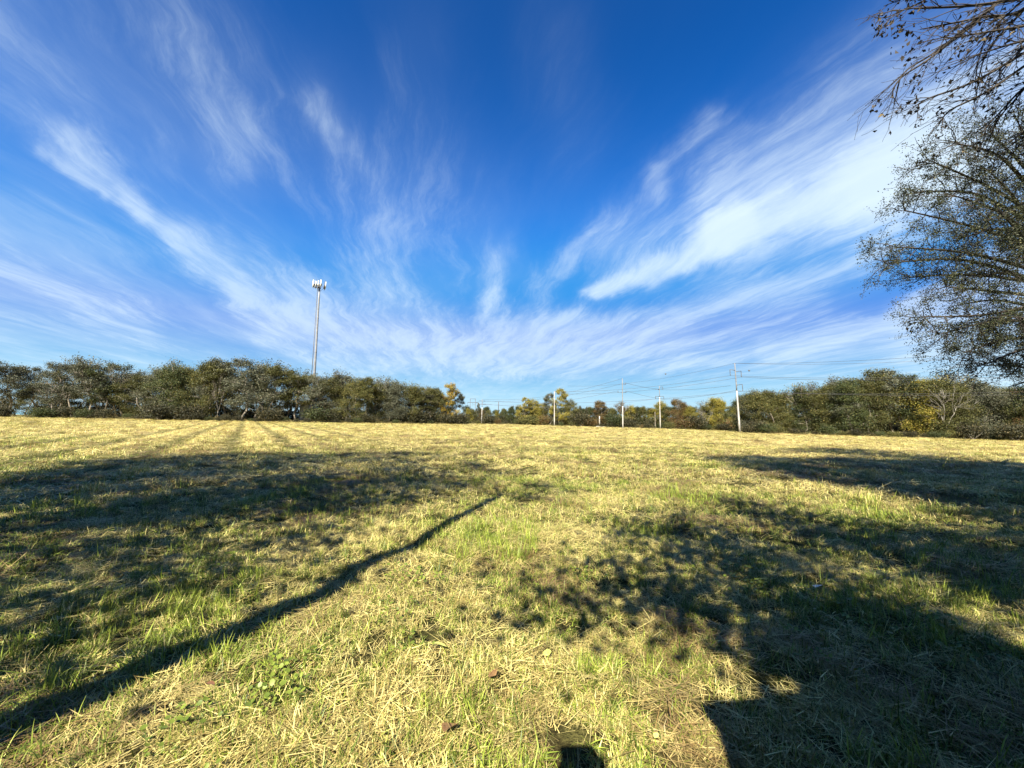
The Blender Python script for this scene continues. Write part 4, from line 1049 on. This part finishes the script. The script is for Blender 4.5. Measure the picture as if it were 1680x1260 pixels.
def vnoise(x, y, s, seed):
    """cheap value noise"""
    xi, yi = np.floor(x * s).astype(int), np.floor(y * s).astype(int); fx, fy = x * s - xi, y * s - yi
    fx = fx * fx * (3 - 2 * fx); fy = fy * fy * (3 - 2 * fy)
    def h(a, b): v = np.sin(a * 127.1 + b * 311.7 + seed * 74.7) * 43758.5453; return v - np.floor(v)
    return (h(xi, yi) * (1 - fx) + h(xi + 1, yi) * fx) * (1 - fy) + (h(xi, yi + 1) * (1 - fx) + h(xi + 1, yi + 1) * fx) * fy
def scatter():
    rng = np.random.default_rng(5); P = []; S = []; Rt = []; K = []
    rings = [(.45, 3.0, 640, 1.0, 'n'), (3.0, 6.0, 380, 1.12, 'n'), (6.0, 11, 120, 1.45, 'n'), (11, 20, 40, 1.0, 'f'), (20, 38, 13, 1.35, 'f'), (38, 75, 3.6, 2.0, 'f'), (75, 165, 1.0, 3.2, 'f')]
    for r0, r1, den, sc, md in rings:
        half = R(66); n = int(den * half * (r1 * r1 - r0 * r0)); r_ = np.sqrt(rng.uniform(r0 * r0, r1 * r1, n)); a = rng.uniform(-half, half, n)
        x, y = r_ * np.sin(a), r_ * np.cos(a)
        v = vnoise(x, y, .8, 3) * .6 + vnoise(x, y, 2.6, 9) * .4; u = rng.random(n); lush = vnoise(x, y, 1.1, 17) * .7 + vnoise(x, y, 4, 23) * .3
        if md == 'n':
            k = np.where(u < .40 + (v - .5) * .9, rng.integers(5, 9, n), np.where(u < .62 + (v - .5) * .4, rng.integers(3, 5, n), rng.integers(0, 3, n)))
            k = np.where((lush > .66) & (rng.random(n) < .35), 9, k)
            cv = vnoise(x, y, 1.3, 31) * .7 + vnoise(x, y, 5, 37) * .3; k = np.where((cv > .74) & (rng.random(n) < .16) & (r_ < 6), 10, k)
            clump = vnoise(x, y, 6.5, 51) * .6 + vnoise(x, y, 15, 53) * .4
        else:
            k = np.where(u < .42, rng.integers(14, 16, n), rng.integers(11, 14, n))
        if md == 'f': clump = vnoise(x, y, 2.5, 55)
        s = sc * rng.uniform(.65, 1.35, n); hs_ = s * (.65 + .75 * v) / (1 if md == 'n' else sc ** .6)
        s1 = x * math.cos(R(-34.5)) - y * math.sin(R(-34.5)); row = np.sin(s1 * 2 * math.pi / 2.7) * .6 + np.sin(s1 * 2 * math.pi / 1.35 + 1) * .4
        hs_ = hs_ * (.55 + .9 * clump) * (1 + .5 * row * (r_ > 10) * (x < 6)); keep = clump > (.36 if md == 'n' else .27)
        rt = np.stack([rng.normal(size=n) * .16, rng.normal(size=n) * .16, rng.uniform(0, 6.28, n)], 1)
        P.append(np.stack([x, y, hz(x, y)], 1)[keep]); S.append(np.stack([s, s, hs_], 1)[keep]); K.append(k[keep]); Rt.append(rt[keep])
    P, S, K, Rt = np.concatenate(P), np.concatenate(S), np.concatenate(K), np.concatenate(Rt)
    print('grass points', len(P))
    me = bpy.data.meshes.new('grass'); me.vertices.add(len(P)); me.vertices.foreach_set('co', P.astype(np.float32).ravel())
    for nm, tp, dat, f in (('rot', 'FLOAT_VECTOR', Rt, 'vector'), ('scl', 'FLOAT_VECTOR', S, 'vector'), ('idx', 'INT', K, 'value')):
        a = me.attributes.new(nm, tp, 'POINT'); a.data.foreach_set(f, (dat.astype(np.int32) if tp == 'INT' else dat.astype(np.float32)).ravel())
    o = bpy.data.objects.new('grass', me); COL.objects.link(o); tag(o, 'short green grass, stubble and loose straw covering the field', None, None, 'stuff')
    ng = bpy.data.node_groups.new('grass_scatter', 'GeometryNodeTree')
    ng.interface.new_socket('Geometry', in_out='INPUT', socket_type='NodeSocketGeometry'); ng.interface.new_socket('Geometry', in_out='OUTPUT', socket_type='NodeSocketGeometry')
    gi = ng.nodes.new('NodeGroupInput'); go_ = ng.nodes.new('NodeGroupOutput'); ip = ng.nodes.new('GeometryNodeInstanceOnPoints'); ci = ng.nodes.new('GeometryNodeCollectionInfo')
    ci.inputs['Collection'].default_value = LIB; ci.inputs['Separate Children'].default_value = True; ci.inputs['Reset Children'].default_value = True
    ip.inputs['Pick Instance'].default_value = True
    def na(nm, tp):
        n = ng.nodes.new('GeometryNodeInputNamedAttribute'); n.data_type = tp; n.inputs['Name'].default_value = nm
        return [s for s in n.outputs if s.enabled and s.name == 'Attribute'][0]
    L = ng.links.new
    L(gi.outputs[0], ip.inputs['Points']); L(ci.outputs[0], ip.inputs['Instance']); L(na('rot', 'FLOAT_VECTOR'), ip.inputs['Rotation']); L(na('scl', 'FLOAT_VECTOR'), ip.inputs['Scale'])
    L(na('idx', 'INT'), ip.inputs['Instance Index']); L(ip.outputs[0], go_.inputs[0])
    md = o.modifiers.new('scatter', 'NODES'); md.node_group = ng
scatter()
